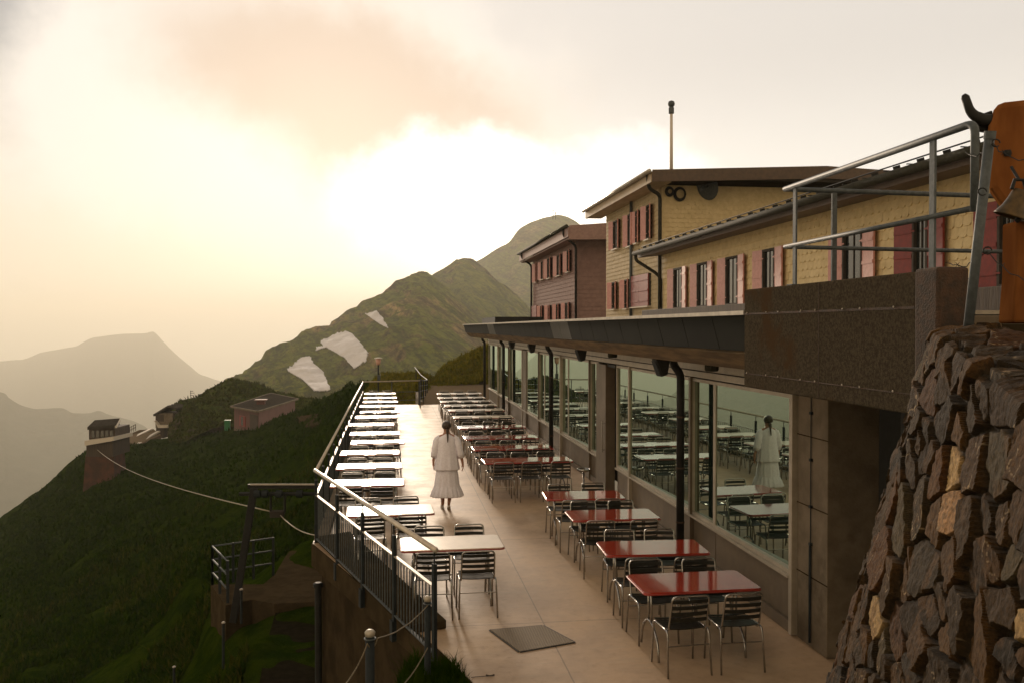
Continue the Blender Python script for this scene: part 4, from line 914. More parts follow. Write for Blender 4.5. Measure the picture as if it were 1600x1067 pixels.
for i, (xl, xr, yc) in enumerate([(751, 889, 716), (739.6, 866, 697), (727, 846, 681.6), (718, 823, 666), (700, 795, 651), (694, 784, 640.6), (690, 776, 633.5), (686, 768, 627.5), (683, 760, 621.7), (680, 751, 615.5)]):
    A, B = onZ(xl, yc - 2.2, TZ), onZ(xr, yc - 2.2, TZ); m = (A + B) / 2
    set_table(2.70 + rg.uniform(-.05, .05), m.y - .35, rg.uniform(-.02, .03), 3, 2 if i < 4 else 4, f'{ORD[i]} long table in the far block', f'long six seat {"red" if i < 4 else "sheen painted"} table, {ORD[i]} from the camera in the far right block', 'long tables in the far right block', 'chairs at the long tables')
# round ashtray bin
bp0 = onZ(912, 778, 0); AB = thing('standing_ashtray', bp0, 'small round metal ashtray on a stand behind the farthest red table', 'ashtray')
mb = MB(); mb.lathe([(.13, 0), (.13, .02), (.02, .03), (.018, .52)], bp0, 16); mb.build('stand', M['chrome'], AB, smooth=True)
mb = MB(); mb.lathe([(.03, .52), (.13, .56), (.135, .60), (.12, .60), (.11, .57), (.03, .55)], bp0, 18); mb.build('bowl', M['chrome'], AB, smooth=True)

# ================================================================== PERSON
PX, PY = 1.03, 16.95
P = thing('person', (PX, PY, 0), 'person in pale blouse and long tiered skirt walking away between the tables', 'person')
def skinned(name, verts, edges, m, parent, root=0, sub=2):
    me = bpy.data.meshes.new(name); me.from_pydata([v[:3] for v in verts], edges, []); me.materials.append(m)
    o = bpy.data.objects.new(name, me); col.objects.link(o)
    sk = o.modifiers.new('skin', 'SKIN'); sk.use_smooth_shade = True
    sv = me.skin_vertices[0].data
    for i, v in enumerate(verts):
        r = v[3] if isinstance(v[3], tuple) else (v[3], v[3]); sv[i].radius = r
    sv[root].use_root = True
    s = o.modifiers.new('sub', 'SUBSURF'); s.levels = sub; s.render_levels = sub
    bpy.context.view_layer.update()
    dg = bpy.context.evaluated_depsgraph_get(); me2 = bpy.data.meshes.new_from_object(o.evaluated_get(dg))
    me2.name = name; o.modifiers.clear(); o.data = me2; o.parent = parent; me2.shade_smooth()
    return o
V = []; E = []
def v(*a): V.append(a); return len(V) - 1
pel = v(0, 0, .90, (.14, .10)); wst = v(0, .005, 1.06, (.115, .085)); ch = v(0, .0, 1.25, (.135, .095)); nk0 = v(0, -.01, 1.385, (.07, .06)); nk = v(0, 0, 1.44, (.048, .05)); hd0 = v(-.004, .012, 1.50, (.06, .068)); hd = v(-.006, .012, 1.565, (.073, .085)); hdt = v(-.006, .008, 1.625, (.052, .06))
for a, b in ((pel, wst), (wst, ch), (ch, nk0), (nk0, nk), (nk, hd0), (hd0, hd), (hd, hdt)): E.append((a, b))
def arm(s, pts, rad):
    p = ch if False else nk0
    prev = p
    for q, r in zip(pts, rad): i = v(q[0], q[1], q[2], r); E.append((prev, i)); prev = i
    return prev
la = [(-.150, 0, 1.355), (-.215, -.01, 1.12), (-.25, .03, .92), (-.252, .045, .85)]
ra = [(.150, 0, 1.355), (.228, -.03, 1.12), (.292, -.03, .90), (.305, -.025, .83)]
lh = arm(-1, la, [.052, .040, .028, (.030, .018)]); rh = arm(1, ra, [.052, .040, .028, (.030, .018)])
for s, h, base, dy in ((-1, lh, la[-1], .0), (1, rh, ra[-1], .0)):
    for k, (oy, L) in enumerate(((.028, .075), (.010, .085), (-.008, .08), (-.024, .062))):
        p1 = v(base[0] + s * .004, base[1] + oy, base[2] - .045, .0085); p2 = v(base[0] - s * .004, base[1] + oy * 1.1 + .006, base[2] - .045 - L * .5, .0078); p3 = v(base[0] - s * .018, base[1] + oy * 1.1 + .012, base[2] - .045 - L, .0066)
        E += [(h, p1), (p1, p2), (p2, p3)]
    t1 = v(base[0] - s * .012, base[1] + .040, base[2] - .015, .010); t2 = v(base[0] - s * .022, base[1] + .050, base[2] - .060, .008); E += [(h, t1), (t1, t2)]
for x, kn, an, ft in ((-.085, (-.085, .04, .47), (-.075, .03, .075), (-.085, .17, .03)), (.08, (.07, -.0, .47), (.03, -.14, .13), (.035, -.03, .035))):
    a = v(x, 0, .82, (.085, .085)); b = v(*kn, .055); c = v(kn[0] * .95, kn[1] - .03, .33, (.048, .05)); d = v(*an, .032); e = v(*ft, (.030, .022))
    E += [(pel, a), (a, b), (b, c), (c, d), (d, e)]
skinned('body', V, E, M['skin'], P)
def rings(name, rs, m, parent, seg=56, cap=True):
    mb = MB(); n = len(rs)
    for (z, cx, cy, rx, ry, amp, nf, ph) in rs:
        for k in range(seg):
            t = 2 * math.pi * k / seg; f = 1 + amp * (math.sin(nf * t + ph) * .6 + math.sin(nf * 1.7 * t + ph * 2) * .4)
            mb.v.append((cx + rx * f * math.cos(t), cy + ry * f * math.sin(t), z + amp * .06 * math.sin(3 * t)))
    for i in range(n - 1):
        for k in range(seg): k2 = (k + 1) % seg; mb.f.append((i * seg + k, i * seg + k2, (i + 1) * seg + k2, (i + 1) * seg + k))
    if cap: mb.f.append(tuple(range(seg - 1, -1, -1)))
    o = mb.build(name, m, parent, smooth=True, origin=(0, 0, 0)); o.location = (0, 0, 0)
    sd = o.modifiers.new('solid', 'SOLIDIFY'); sd.thickness = .004
    return o
rings('skirt', [(.90, 0, 0, .15, .115, .02, 9, 0), (.80, 0, 0, .185, .15, .03, 11, 0), (.62, 0, 0, .215, .185, .045, 13, .3), (.46, .0, 0, .232, .205, .055, 13, .5), (.43, 0, 0, .240, .215, .05, 19, .8), (.36, 0, -.005, .270, .245, .065, 19, 1.0), (.27, 0, -.01, .302, .27, .075, 19, 1.3), (.245, 0, -.01, .305, .272, .075, 19, 1.3)], M['linen'], P, 96)
rings('blouse', [(1.425, 0, -.005, .06, .058, .01, 3, 0), (1.40, 0, -.005, .095, .08, .01, 3, 0), (1.375, 0, 0, .145, .10, .015, 5, 0), (1.32, 0, 0, .178, .122, .02, 5, 0), (1.20, 0, 0, .180, .135, .03, 7, .2), (1.02, 0, 0, .198, .15, .045, 9, .4), (.88, 0, -.005, .218, .17, .055, 9, .6), (.765, 0, -.01, .235, .185, .06, 9, .9), (.745, 0, -.01, .237, .186, .06, 9, .9)], M['linen'], P, 72)
for s, pts in ((-1, la), (1, ra)):
    mb = MB(); a, b, c = Vector(pts[0]), Vector(pts[1]), Vector(pts[2])
    c2 = b.lerp(c, .72); path = arc([a + Vector((-s * .03, 0, .0)), a + Vector((s * .03, 0, -.04)), b, c2], .08, 5); n = len(path)
    rad = [.052 + .012 * math.sin(math.pi * i / (n - 1)) + .006 * math.sin(i * 2.3) + .016 * (i / (n - 1)) for i in range(n)]; rad[-1] *= .93
    mb.tube(path, rad, 18, caps=False); o = mb.build('sleeve', M['linen'], P, smooth=True, origin=(0, 0, 0)); o.location = (0, 0, 0)
    sd = o.modifiers.new('solid', 'SOLIDIFY'); sd.thickness = .004
# hair: cap, low gathered plait
mb = MB(); bmx = bmesh.new(); bmesh.ops.create_uvsphere(bmx, u_segments=24, v_segments=16, radius=1)
for q in bmx.verts:
    x, y, z = q.co; f = 1 + .02 * math.sin(9 * math.atan2(y, x))
    zz = z if z > -.2 else -.2 + (z + .2) * .65
    yy = y if y < .25 else .25 + (y - .25) * .35
    q.co = (-.006 + x * .089 * f, -.002 + yy * .108 * f, 1.572 + zz * .098)
mehr = bpy.data.meshes.new('hair'); bmx.to_mesh(mehr); bmx.free(); mehr.materials.append(M['hair']); mehr.shade_smooth()
ho = bpy.data.objects.new('hair', mehr); col.objects.link(ho); ho.parent = P
skinned('plait', [(0, -.085, 1.53, .038), (.004, -.112, 1.47, .028), (.010, -.125, 1.42, .020), (.010, -.135, 1.37, .018), (.008, -.145, 1.31, .013), (.006, -.15, 1.27, .006)], [(0, 1), (1, 2), (2, 3), (3, 4), (4, 5)], M['hair'], ho)
for (fx, fy, fz, tilt) in ((-.082, .09, .0, 0), (.035, -.085, .012, .5)):
    mb = MB(); sole = [(.034 * math.cos(t) * (1.0 if math.sin(t) > 0 else .85), .115 * math.sin(t)) for t in np.linspace(0, 2 * math.pi, 20, endpoint=False)]
    n = 20; mb.add([(x, y, z) for z, k in ((0, 1), (.02, 1.02), (.045, .9), (.06, .55)) for x, y in [(a * k, b * k) for a, b in sole]], [(i * n + k, i * n + (k + 1) % n, (i + 1) * n + (k + 1) % n, (i + 1) * n + k) for i in range(3) for k in range(n)] + [tuple(range(n - 1, -1, -1)), tuple(range(3 * n, 4 * n))])
    o = mb.build('shoe', M['shoe'], P, smooth=True, origin=(0, 0, 0)); o.location = (fx, fy, fz); o.rotation_euler = (-tilt, 0, 0)

# ================================================================== STONE WALL
def plan(Xc, D, z): return Vector((0, 0, z)) + Vector((math.cos(THETA), -math.sin(THETA), 0)) * Xc + Vector((math.sin(THETA), math.cos(THETA), 0)) * D
TOPL = [(2.98, 6.35, 3.2), (2.72, 5.75, 3.32), (2.42, 5.10, 3.36), (2.20, 4.35, 3.27), (1.90, 3.25, 3.10), (1.62, 2.2, 2.95)]
BOTL = [(2.00, 6.4, -.1), (1.84, 5.8, -.1), (1.65, 5.15, -.1), (1.52, 4.35, -.1), (1.30, 3.2, -.1), (1.05, 2.1, -.1)]
Tp = [np.array(plan(*p)) for p in TOPL]; Bp = [np.array(plan(*p)) for p in BOTL]
NS, NH, NT_ = 640, 470, 50
cor = np.array([catmull(Tp, i / (NS - 1)) for i in range(NS)]); bor = np.array([catmull(Bp, i / (NS - 1)) for i in range(NS)])
slen = np.concatenate([[0], np.cumsum(np.linalg.norm(np.diff((cor + bor) / 2, axis=0), axis=1))])
tt = np.linspace(0, 1, NH)
face = bor[:, None, :] * (1 - tt)[None, :, None] + cor[:, None, :] * tt[None, :, None]     # (NS, NH, 3)
dS = np.gradient(cor, axis=0); inward = np.cross(dS, np.array([0, 0, 1.0])); inward /= np.linalg.norm(inward, axis=1)[:, None]
mid = NS * 3 // 4
if np.dot(inward[mid][:2], np.array([1.0, .2])) < 0: inward = -inward
kk = np.linspace(0, .36, NT_)[1:]
topg = cor[:, None, :] + inward[:, None, :] * kk[None, :, None] + np.array([0, 0, 1.0]) * (.03 * np.sin(kk * 5))[None, :, None]
G = np.concatenate([face, topg], axis=1); NV = G.shape[1]
tu = np.gradient(G, axis=0); tv = np.gradient(G, axis=1); nr = np.cross(tu, tv); nr /= (np.linalg.norm(nr, axis=2)[:, :, None] + 1e-9)
if np.dot(nr[mid, NH // 2], -inward[mid]) < 0: nr = -nr
hh = np.concatenate([tt * 3.52, 3.52 + kk])
A_, B_ = np.meshgrid(slen, hh, indexing='ij')
rs = np.random.RandomState(4)
def smooth_noise(a, b, f, seed):
    r = np.random.RandomState(seed); T_n = r.rand(64, 64); x = a * f; y = b * f; xi = np.floor(x).astype(int); yi = np.floor(y).astype(int); fx = x - xi; fy = y - yi
    fx = fx * fx * (3 - 2 * fx); fy = fy * fy * (3 - 2 * fy)
    g = lambda i, j: T_n[i % 64, j % 64]
    return (g(xi, yi) * (1 - fx) + g(xi + 1, yi) * fx) * (1 - fy) + (g(xi, yi + 1) * (1 - fx) + g(xi + 1, yi + 1) * fx) * fy
def fbm(a, b, f, seed, o=4): return sum(smooth_noise(a, b, f * 2 ** k, seed + k) * .5 ** k for k in range(o)) / sum(.5 ** k for k in range(o))
wa = A_ + (fbm(A_, B_, 3.2, 1) - .5) * .10; wb = B_ + (fbm(A_, B_, 3.2, 9) - .5) * .10
sites = []
a = -.1
cand = [(rs.uniform(-.2, slen[-1] + .2), rs.uniform(-.1, hh[-1] + .1)) for _ in range(9000)]
for p in cand:                                     # dart throwing with varied radius: big and small stones mixed
    rad = rs.choice([.10, .15, .21, .27], p=[.30, .28, .26, .16])
    if all((p[0] - q[0]) ** 2 / 1.9 + (p[1] - q[1]) ** 2 / .85 > (max(rad, q[2]) * .92) ** 2 for q in sites): sites.append((p[0], p[1], rad))
S_ = np.array(sites); print('stones', len(S_))
F1 = np.full(A_.shape, 9.0); F2 = F1.copy(); ID = np.zeros(A_.shape, int)
for i, (x, y, rd) in enumerate(S_):
    asp = 1.0 + .22 * math.sin(i * 1.7); th = math.sin(i * 2.9) * .5
    dx, dy = wa - x, wb - y; u_ = dx * math.cos(th) + dy * math.sin(th); v_ = -dx * math.sin(th) + dy * math.cos(th)
    d = np.sqrt((u_ * .74 * asp) ** 2 + (v_ / asp * 1.08) ** 2) - rd * .35
    lt = d < F1; F2 = np.where(lt, F1, np.minimum(F2, d)); ID = np.where(lt, i, ID); F1 = np.where(lt, d, F1)
gap = F2 - F1
ssn = lambda v, a, b: (lambda t: t * t * (3 - 2 * t))(np.clip((v - a) / (b - a), 0, 1))
st_ = ssn(gap, .010, .026)
dep = rs.uniform(.025, .06, len(S_))[ID]; tx = rs.uniform(-.14, .14, len(S_))[ID]; ty = rs.uniform(-.14, .14, len(S_))[ID]
crag = np.abs(fbm(A_ + ID * 3.1, B_, 8, 21, 3) - .5) * 2
lay = fbm(A_ * 1.5 + ID * 1.3, B_ * 1.2, 9, 31, 3)
disp = st_ * (dep + tx * (wa - S_[ID, 0]) + ty * (wb - S_[ID, 1]) - crag * .014 + (lay - .5) * .014) + (1 - st_) * ((fbm(A_, B_, 14, 41) - .5) * .03)
disp += (fbm(A_, B_, 26, 51, 2) - .5) * .012
G = G + nr * disp[:, :, None]
pal = .42 * np.array([(.095, .058, .020), (.070, .046, .019), (.14, .078, .022), (.078, .058, .030), (.045, .033, .017), (.15, .072, .022), (.13, .11, .07), (.88, .68, .42), (.60, .40, .26)])
pid = rs.choice(len(pal), len(S_), p=[.26, .22, .15, .13, .14, .04, .045, .01, .005]); pid[rs.rand(len(S_)) < 0] = 0
def to_px(p):
    q = Vector(p) - CAM; d_ = q.dot(FW); return 800 + F * q.dot(RT) / d_, 533.5 - F * q.dot(UP) / d_
sp_ = []
for (x, y, rd) in S_:
    i_ = int(np.clip(np.searchsorted(slen, x), 0, NS - 1)); j_ = int(np.clip(np.searchsorted(hh, y), 0, NV - 1)); sp_.append(to_px(G[i_, j_]))
sp_ = np.array(sp_); bad_ = (S_[:, 0] < slen[int(NS * .38)]) | (S_[:, 1] > 3.3); sp_[bad_] += 5000
for (x, y, k_) in ((1498, 700, 7), (1480, 752, 7), (1506, 770, 8), (1466, 545, 7), (1597, 690, 7), (1452, 742, 5), (1312, 950, 7), (1352, 880, 5), (1380, 1010, 6), (1408, 850, 6), (1560, 660, 6), (1350, 790, 5), (1540, 540, 5)):
    pid[int(np.argmin((sp_[:, 0] - x) ** 2 + (sp_[:, 1] - y) ** 2))] = k_
pal = pal * np.array([1.05, .92, .68])
cs = pal[pid][ID] * (1 + (rs.rand(len(S_)) - .5)[ID] * .5)[:, :, None]
ven = (np.abs(fbm(A_ * 1.6 + ID * 2.2, B_ * 1.1 + ID, 4.5, 61, 3) - .5) < .006) & (st_ > .9) & ((ID % 5) < 2)
och = ssn(fbm(A_ + ID, B_, 7, 71), .56, .68)[:, :, None]
cs = cs * (1 - och * .5) + np.array([.10, .050, .016]) * och * .5
cs[ven] = (.26, .19, .11)
cs = cs * (.8 + .4 * fbm(A_, B_, 30, 81)[:, :, None])
mort = np.array([.028, .021, .012]) * (.7 + .6 * fbm(A_, B_, 20, 91)[:, :, None])
cs = cs * st_[:, :, None] + mort * (1 - st_[:, :, None])
SW = thing('stone_wall', tuple(plan(1.7, 4.5, 0)), 'rough rubble stone wall filling the lower right corner', 'stone wall')
o3 = np.array(SW.matrix_local.translation); vs = (G.reshape(-1, 3) - o3)
fi = np.arange(NS * NV).reshape(NS, NV); fa = np.stack([fi[:-1, :-1], fi[1:, :-1], fi[1:, 1:], fi[:-1, 1:]], axis=-1).reshape(-1, 4)
me = bpy.data.meshes.new('masonry'); me.from_pydata(vs.tolist(), [], fa.tolist())
at_ = me.color_attributes.new('tone', 'FLOAT_COLOR', 'POINT'); at_.data.foreach_set('color', np.concatenate([cs.reshape(-1, 3), np.ones((NS * NV, 1))], axis=1).ravel())
sm = bpy.data.materials.new('rubble_stone'); sm.use_nodes = True; T = NT(sm.node_tree)
ca = T.n('ShaderNodeAttribute', attribute_name='tone').outputs['Color']; co = T.n('ShaderNodeTexCoord').outputs['Object']
n1 = T.noise(co, 45, 7, .7); n2 = T.noise(T.n('ShaderNodeMapping', {0: co, 3: (3, 3, 1)}).outputs[0], 14, 6, .7, 1.0)
cc = T.mix(.8, ca, T.mix(T.ss(n1.outputs[0], .35, .66), (.55, .55, .55), (1.5, 1.4, 1.25)), 'MULTIPLY')
bp = T.n('ShaderNodeBump', {'Strength': .9, 'Distance': .02, 'Height': T.m('ADD', n2.outputs[0], T.m('MULTIPLY', n1.outputs[0], .5))})
bs = T.n('ShaderNodeBsdfPrincipled', {'Base Color': cc, 'Roughness': .8, 'Specular IOR Level': .15, 'Normal': bp.outputs[0]}); T.n('ShaderNodeOutputMaterial', {0: bs.outputs[0]})
me.materials.append(sm); so = bpy.data.objects.new('masonry', me); col.objects.link(so); so.parent = SW
mb = MB(); pts = [cor[i] + inward[i] * .3 - np.array([0, 0, .06]) for i in range(0, NS, 58)]
for i in range(len(pts) - 1):
    a, b = pts[i], pts[i + 1]; n_ = inward[i * 58] * .12; mb.add([a, b, b + n_, a + n_, (a[0], a[1], -.1), (b[0], b[1], -.1), (b[0] + n_[0], b[1] + n_[1], -.1), (a[0] + n_[0], a[1] + n_[1], -.1)], [(0, 1, 2, 3), (0, 4, 5, 1), (1, 5, 6, 2), (2, 6, 7, 3), (3, 7, 4, 0)])
mb.build('backing', M['dark_concrete'], SW)

# ================================================================== LEFT SIDE: PATH, GANTRY, POSTS, GRASS
def Z32(x, y, z=-3.2): p = onZ(x, y, z); return (p.x, p.y)
pp = MB(); pl = [Z32(*q) for q in [(453, 860), (443, 873), (430, 896), (411, 912), (329, 912), (352, 945), (394, 936), (428, 942)]]
pp.prism([(-1.15, Z32(490, 856)[1])] + pl + [(-1.15, pl[-1][1])], -4.6, -3.2); tag(pp.build('path', M['path_concrete'], bevel=.01), kind='structure')
pp = MB(); pl2 = [Z32(*q, -3.42) for q in [(436, 943), (418, 1000), (405, 1067), (360, 1250)]]
pp.prism([(-1.15, pl[-1][1] - .02), (pl2[0][0], pl[-1][1] - .02)] + pl2[1:] + [(-1.15, pl2[-1][1])], -5, -3.42); tag(pp.build('path', M['path_dark']), kind='structure')
PRl = thing('path_railing', (*Z32(329, 912), -3.2), 'low grey three bar railing round the small platform left of the path', 'railing')
def rl(A, B, n):
    A, B = Vector(A), Vector(B)
    for k in range(n + 1):
        p = A.lerp(B, k / n); mb = MB(); mb.obox(p + Vector((0, 0, .5)), (.03, 0, 0), (0, .03, 0), (0, 0, .52)); mb.build('post', M['dark_steel'], PRl)
    for z in (.32, .66, 1.0):
        mb = MB(); mb.tube([A + Vector((0, 0, z)), B + Vector((0, 0, z))], .022, 8); mb.build('rail', M['steel'], PRl, smooth=True)
cA, cB, cC = (*Z32(332, 913), -3.2), (*Z32(427, 898), -3.2), (*Z32(356, 941), -3.2)
rl(cA, cB, 3); rl(cA, cC, 2)
gb, gtp = at(364, 945, 21.2), at(397, 762, 21.2)
GN = thing('cable_gantry', gb, 'dark leaning steel gantry carrying the cable beside the platform', 'gantry')
mb = MB(); mb.bar(gb - Vector((0, 0, .4)), gtp, .16, .16); mb.build('pole', M['black'], GN, bevel=.01)
mb = MB(); mb.bar(at(388, 759, 21.2), at(530, 759, 21.2), .12, .10); mb.build('top_beam', M['black'], GN)
mb = MB(); mb.tube([at(391, 756.5, 21.1), at(530, 756.5, 21.1)], .022, 6)
mb.build('pipe', M['pale_metal'], GN)
mb = MB(); mb.tube([at(374, 771, 21.2), at(530, 771, 21.2)], .045, 8); mb.build('lower_beam', M['black'], GN)
for x in (402, 414, 436, 468):
    mb = MB(); q = at(x, 771, 21.1); mb.tube([q - RT * .07, q + RT * .07], .09, 10); mb.build('roller', M['dark_steel'], GN)
mb = MB()
for x in (423, 445): mb.tube([at(x, 771, 21.2), at(x, 800, 21.2)], .03, 6)
mb.tube([at(423, 800, 21.2), at(445, 800, 21.2)], .03, 6); mb.build('hanger_frame', M['black'], GN)
mb = MB(); q = at(433, 802, 21.2); mb.obox(q, (.16, 0, 0), (0, .12, 0), (0, 0, .07)); mb.build('counterweight', M['roof'], GN, bevel=.01)
def sagcable(A, B, sag, r, lb, name='steel_cable', m='cable'):
    pts = [A.lerp(B, t) + Vector((0, 0, -sag * 4 * t * (1 - t))) for t in np.linspace(0, 1, 36)]
    mb = MB(); dA, dB = (A - CAM).length, (B - CAM).length
    mb.tube(pts, r, 6); o = mb.build(name, M[m], origin=A, smooth=True); tag(o, lb, 'cable')
sagcable(at(152, 702, 91.5), at(430, 800, 21.3), .6, .019, 'long sagging steel cable from the brick tower to the gantry')
sagcable(at(437, 803, 21.2), at(500, 836, 17.0), .12, .012, 'short thin cable from the gantry down towards the terrace wall')
mb = MB(); q = at(497, 890, 14.2); q.z = 0; mb.tube([q + Vector((0, 0, -.66)), q + Vector((0, 0, -4.2))], .055, 12); mb.lathe([(.075, 0), (.08, .05), (.05, .07)], q + Vector((0, 0, -.68)), 12)
o = mb.build('drainpipe', M['black'], origin=q + Vector((0, 0, -4.2))); tag(o, 'black vertical drainpipe at the outer corner of the terrace wall', 'drainpipe')
# thin posts on the slope
for (x, yt, yb, Dp, lb) in ((349, 973, 1063, 19.5, 'thin marker post with pale cap on the slope left of the path'), (272, 1042, 1110, 21.5, 'thin marker post with pale cap on the slope at bottom edge, left one'), (377, 921, 960, 20.5, 'short marker post with pale cap beside the gantry foot')):
    a, b = at(x, yb, Dp), at(x, yt, Dp); o = thing('marker_post', a, lb, 'post', 'marker posts on the slope')
    mb = MB(); mb.tube([a - Vector((0, 0, .2)), b], .03, 8); mb.build('shaft', M['dark_steel'], o)
    mb = MB(); mb.lathe([(.04, 0), (.042, .02), (.02, .035)], b, 10); mb.build('cap', M['pale_metal'], o)
# two fat posts and rope at the bottom
PA, PBb = at(578, 985, 7.0), at(668, 932, 8.35)
for p, lb, rad in ((PA, 'stout dark rope post with pale cap at the bottom edge', .036), (PBb, 'dark rope post with pale cap in front of the railing end', .030)):
    o = thing('rope_post', (p.x, p.y, p.z - 1.4), lb, 'post', 'rope posts'); mb = MB(); mb.tube([p - Vector((0, 0, 1.7)), p - Vector((0, 0, .02))], rad, 14); mb.build('shaft', M['dark_steel'], o, smooth=True)
    mb = MB(); mb.lathe([(rad + .002, -.03), (rad + .006, 0), (rad * .8, .016), (.01, .022)], p - Vector((0, 0, .01)), 14); mb.build('cap', M['snow'] if False else M['pale_metal'], o, smooth=True)
    mb = MB(); q = p - Vector((0, 0, .06)); mb.tube([q + Vector((math.cos(t) * (rad + .008), math.sin(t) * (rad + .008), 0)) for t in np.linspace(0, 2 * math.pi, 12, endpoint=False)], .006, 5, closed=True); mb.build('rope_eye', M['steel'], o)
def ropeline(px, lb):
    pts = []; 
    for i in range(len(px) - 1):
        A, B = at(*px[i]), at(*px[i + 1])
        for t in np.linspace(0, 1, 12, endpoint=False): pts.append(A.lerp(B, t) + Vector((0, 0, -.05 * 4 * t * (1 - t))) + Vector((0, 0, random.uniform(-.003, .003))))
    pts.append(at(*px[-1])); mb = MB(); mb.tube(pts, .0055, 6); o = mb.build('rope', M['rope'], origin=pts[0]); tag(o, lb, 'rope')
ropeline([(668, 945, 8.3), (590, 997, 7.05), (574, 1005, 6.95), (528, 1080, 6.4)], 'frayed pale rope strung between the two rope posts and down left')
ropeline([(668, 1012, 8.3), (612, 1085, 7.5)], 'lower pale rope running from the rope post down to the bottom edge')
# grass mound
mnd = MB(); NX, NY = 60, 70
def mh(x, y):
    e = .62 + (9.8 - y) * .11                                # terrace side boundary
    f = min(max((e - x) / .55, 0), 1); f = f * f * (3 - 2 * f)
    l = min(max((x + .55) / .8, 0), 1)
    b = min(max((9.55 - y) / .8, 0), 1)
    dline = (x - (.43 + (9.2 - y) * .0)) 
    z = .16 * f * b + noise.noise(Vector((x * 3, y * 3, 0))) * .05 * f
    return z * l - (1 - l) * 2.2 * (1 - l) - (0 if f > 0.02 else .05) - (1 - b) * .35 * (1 if x < .5 else .2)
for i in range(NX):
    for j in range(NY): x = -1.0 + 2.1 * i / (NX - 1); y = 6.0 + 3.9 * j / (NY - 1); mnd.v.append((x, y, mh(x, y)))
mnd.f = [(i * NY + j, (i + 1) * NY + j, (i + 1) * NY + j + 1, i * NY + j + 1) for i in range(NX - 1) for j in range(NY - 1)]
o = mnd.build('earth_mound', M['hill'], smooth=True, fix=False); tag(o, kind='structure')
def blades(name, pts, lo, hi, m, per=1, w=.006, bend=.5, lab=None):
    vs = []; fs = []; r = random.Random(3)
    for p, sc_ in pts:
        for _ in range(per):
            L = r.uniform(lo, hi) * sc_; a = r.uniform(0, 6.283); t = r.uniform(.1, bend); ww = w * sc_ * r.uniform(.6, 1.2)
            q = Vector(p) + Vector((r.uniform(-1, 1), r.uniform(-1, 1), 0)) * (.02 * sc_ if per > 1 else 0) * per
            dx, dy = math.cos(a), math.sin(a); o = len(vs)
            for f, k in ((0, 1), (.5, .75), (1, 0)):
                off = L * t * f * f; cx, cy, cz = q.x + dx * off, q.y + dy * off, q.z + L * f * (1 - .25 * t * f)
                if k: vs.append((cx - dy * ww * k, cy + dx * ww * k, cz)); vs.append((cx + dy * ww * k, cy - dx * ww * k, cz))
                else: vs.append((cx, cy, cz))
            fs += [(o, o + 1, o + 3, o + 2), (o + 2, o + 3, o + 4)]
    me = bpy.data.meshes.new(name); me.from_pydata(vs, [], fs); me.materials.append(m); ob = bpy.data.objects.new(name, me); col.objects.link(ob); tag(ob, lab, None, None, 'stuff'); return ob
pts = []
for _ in range(15000):
    x, y = random.uniform(-.7, .98), random.uniform(6.2, 9.75); z = mh(x, y)
    if z > -.02 and x < .60 + (9.8 - y) * .11 and not (y > 9.35 and x > .35): pts.append(((x, y, z - .01), 1 if random.random() < .85 else 1.5))
blades('grass', pts, .07, .17, M['grass_blade'], 1, .0045, .8)
# tufts over the hillside, bank and knoll
def scatter(ob, n, dmax, size, seed, dmin=0, test=None):
    r = random.Random(seed); me = ob.data; polys = me.polygons; vv = me.vertices; out = []; N = len(polys); tries = 0
    while len(out) < n and tries < n * 40:
        tries += 1; f = polys[r.randrange(N)]; a, b, c = [vv[i].co for i in f.vertices[:3]]; u, w_ = r.random(), r.random()
        p = a + (b - a) * u + (c - a) * w_; d = (p - CAM).length
        if d > dmax or d < dmin: continue
        if test and not test(p): continue
        out.append((tuple(p), size * r.uniform(.6, 1.3) * (1 + d * .012)))
    return out
offpath = lambda p: p.x < -1.6 and not (p.x > -5.2 and 19.5 < p.y < 30) and not (p.x > -3.0 and p.y <= 19.5)
hp = scatter(hill, 26000, 75, 1.0, 1, 0, lambda p: offpath(p) and noise.noise(p * .35) > -.25)
blades('grass', hp, .10, .26, M['grass_blade'], 2, .022, .9)
hp = scatter(hill, 7000, 60, 1.0, 2, 0, lambda p: offpath(p) and noise.noise(p * .3 + Vector((9, 2, 0))) > .12)
blades('grass', hp, .10, .30, M['grass_dry'], 2, .02, .9)
hp = scatter(hill, 16000, 135, 1.0, 5, 70); blades('grass', hp, .08, .22, M['grass_blade'], 2, .03, .9)
hp = scatter(bank, 9000, 90, .9, 3, 40); blades('grass', hp, .10, .22, M['rim_light'], 2, .018, .9)
hp = scatter(knob, 4000, 170, 1.2, 4, 90); blades('grass', hp, .06, .18, M['grass_dry'], 2, .04, .9)

# ================================================================== HUTS, LAMP, MASTS
z0 = -6.5; q4 = [onZ(403, 644, z0), onZ(360, 636, z0), onZ(423, 615, z0), onZ(466, 624, z0)]
PH = thing('pink_hut', ((q4[0] + q4[2]) / 2).xyz - Vector((0, 0, 3)), 'faded pink flat roofed hut with pale roof edge on the grassy slope', 'hut')
cq = sum(q4, Vector()) / 4
ins = [cq + (q - cq) * .90 for q in q4]
mb = MB(); mb.extr([q for q in q4], (0, 0, .12)); mb.build('roof', M['roof'], PH)
mb = MB()
for i in range(4): mb.bar(q4[i] + Vector((0, 0, .08)), q4[(i + 1) % 4] + Vector((0, 0, .08)), .12, .20)
mb.build('roof_edge', M['concrete'], PH)
mb = MB(); low = [q + Vector((0, 0, -3.6)) for q in ins]; mb.extr(low, (0, 0, 3.59)); mb.build('wall', M['pink'], PH)
d01 = (ins[1] - ins[0]); nn_ = Vector((d01.y, -d01.x, 0)).normalized(); nn_ = nn_ if nn_.dot(CAM - cq) > 0 else -nn_
e01 = d01.normalized()
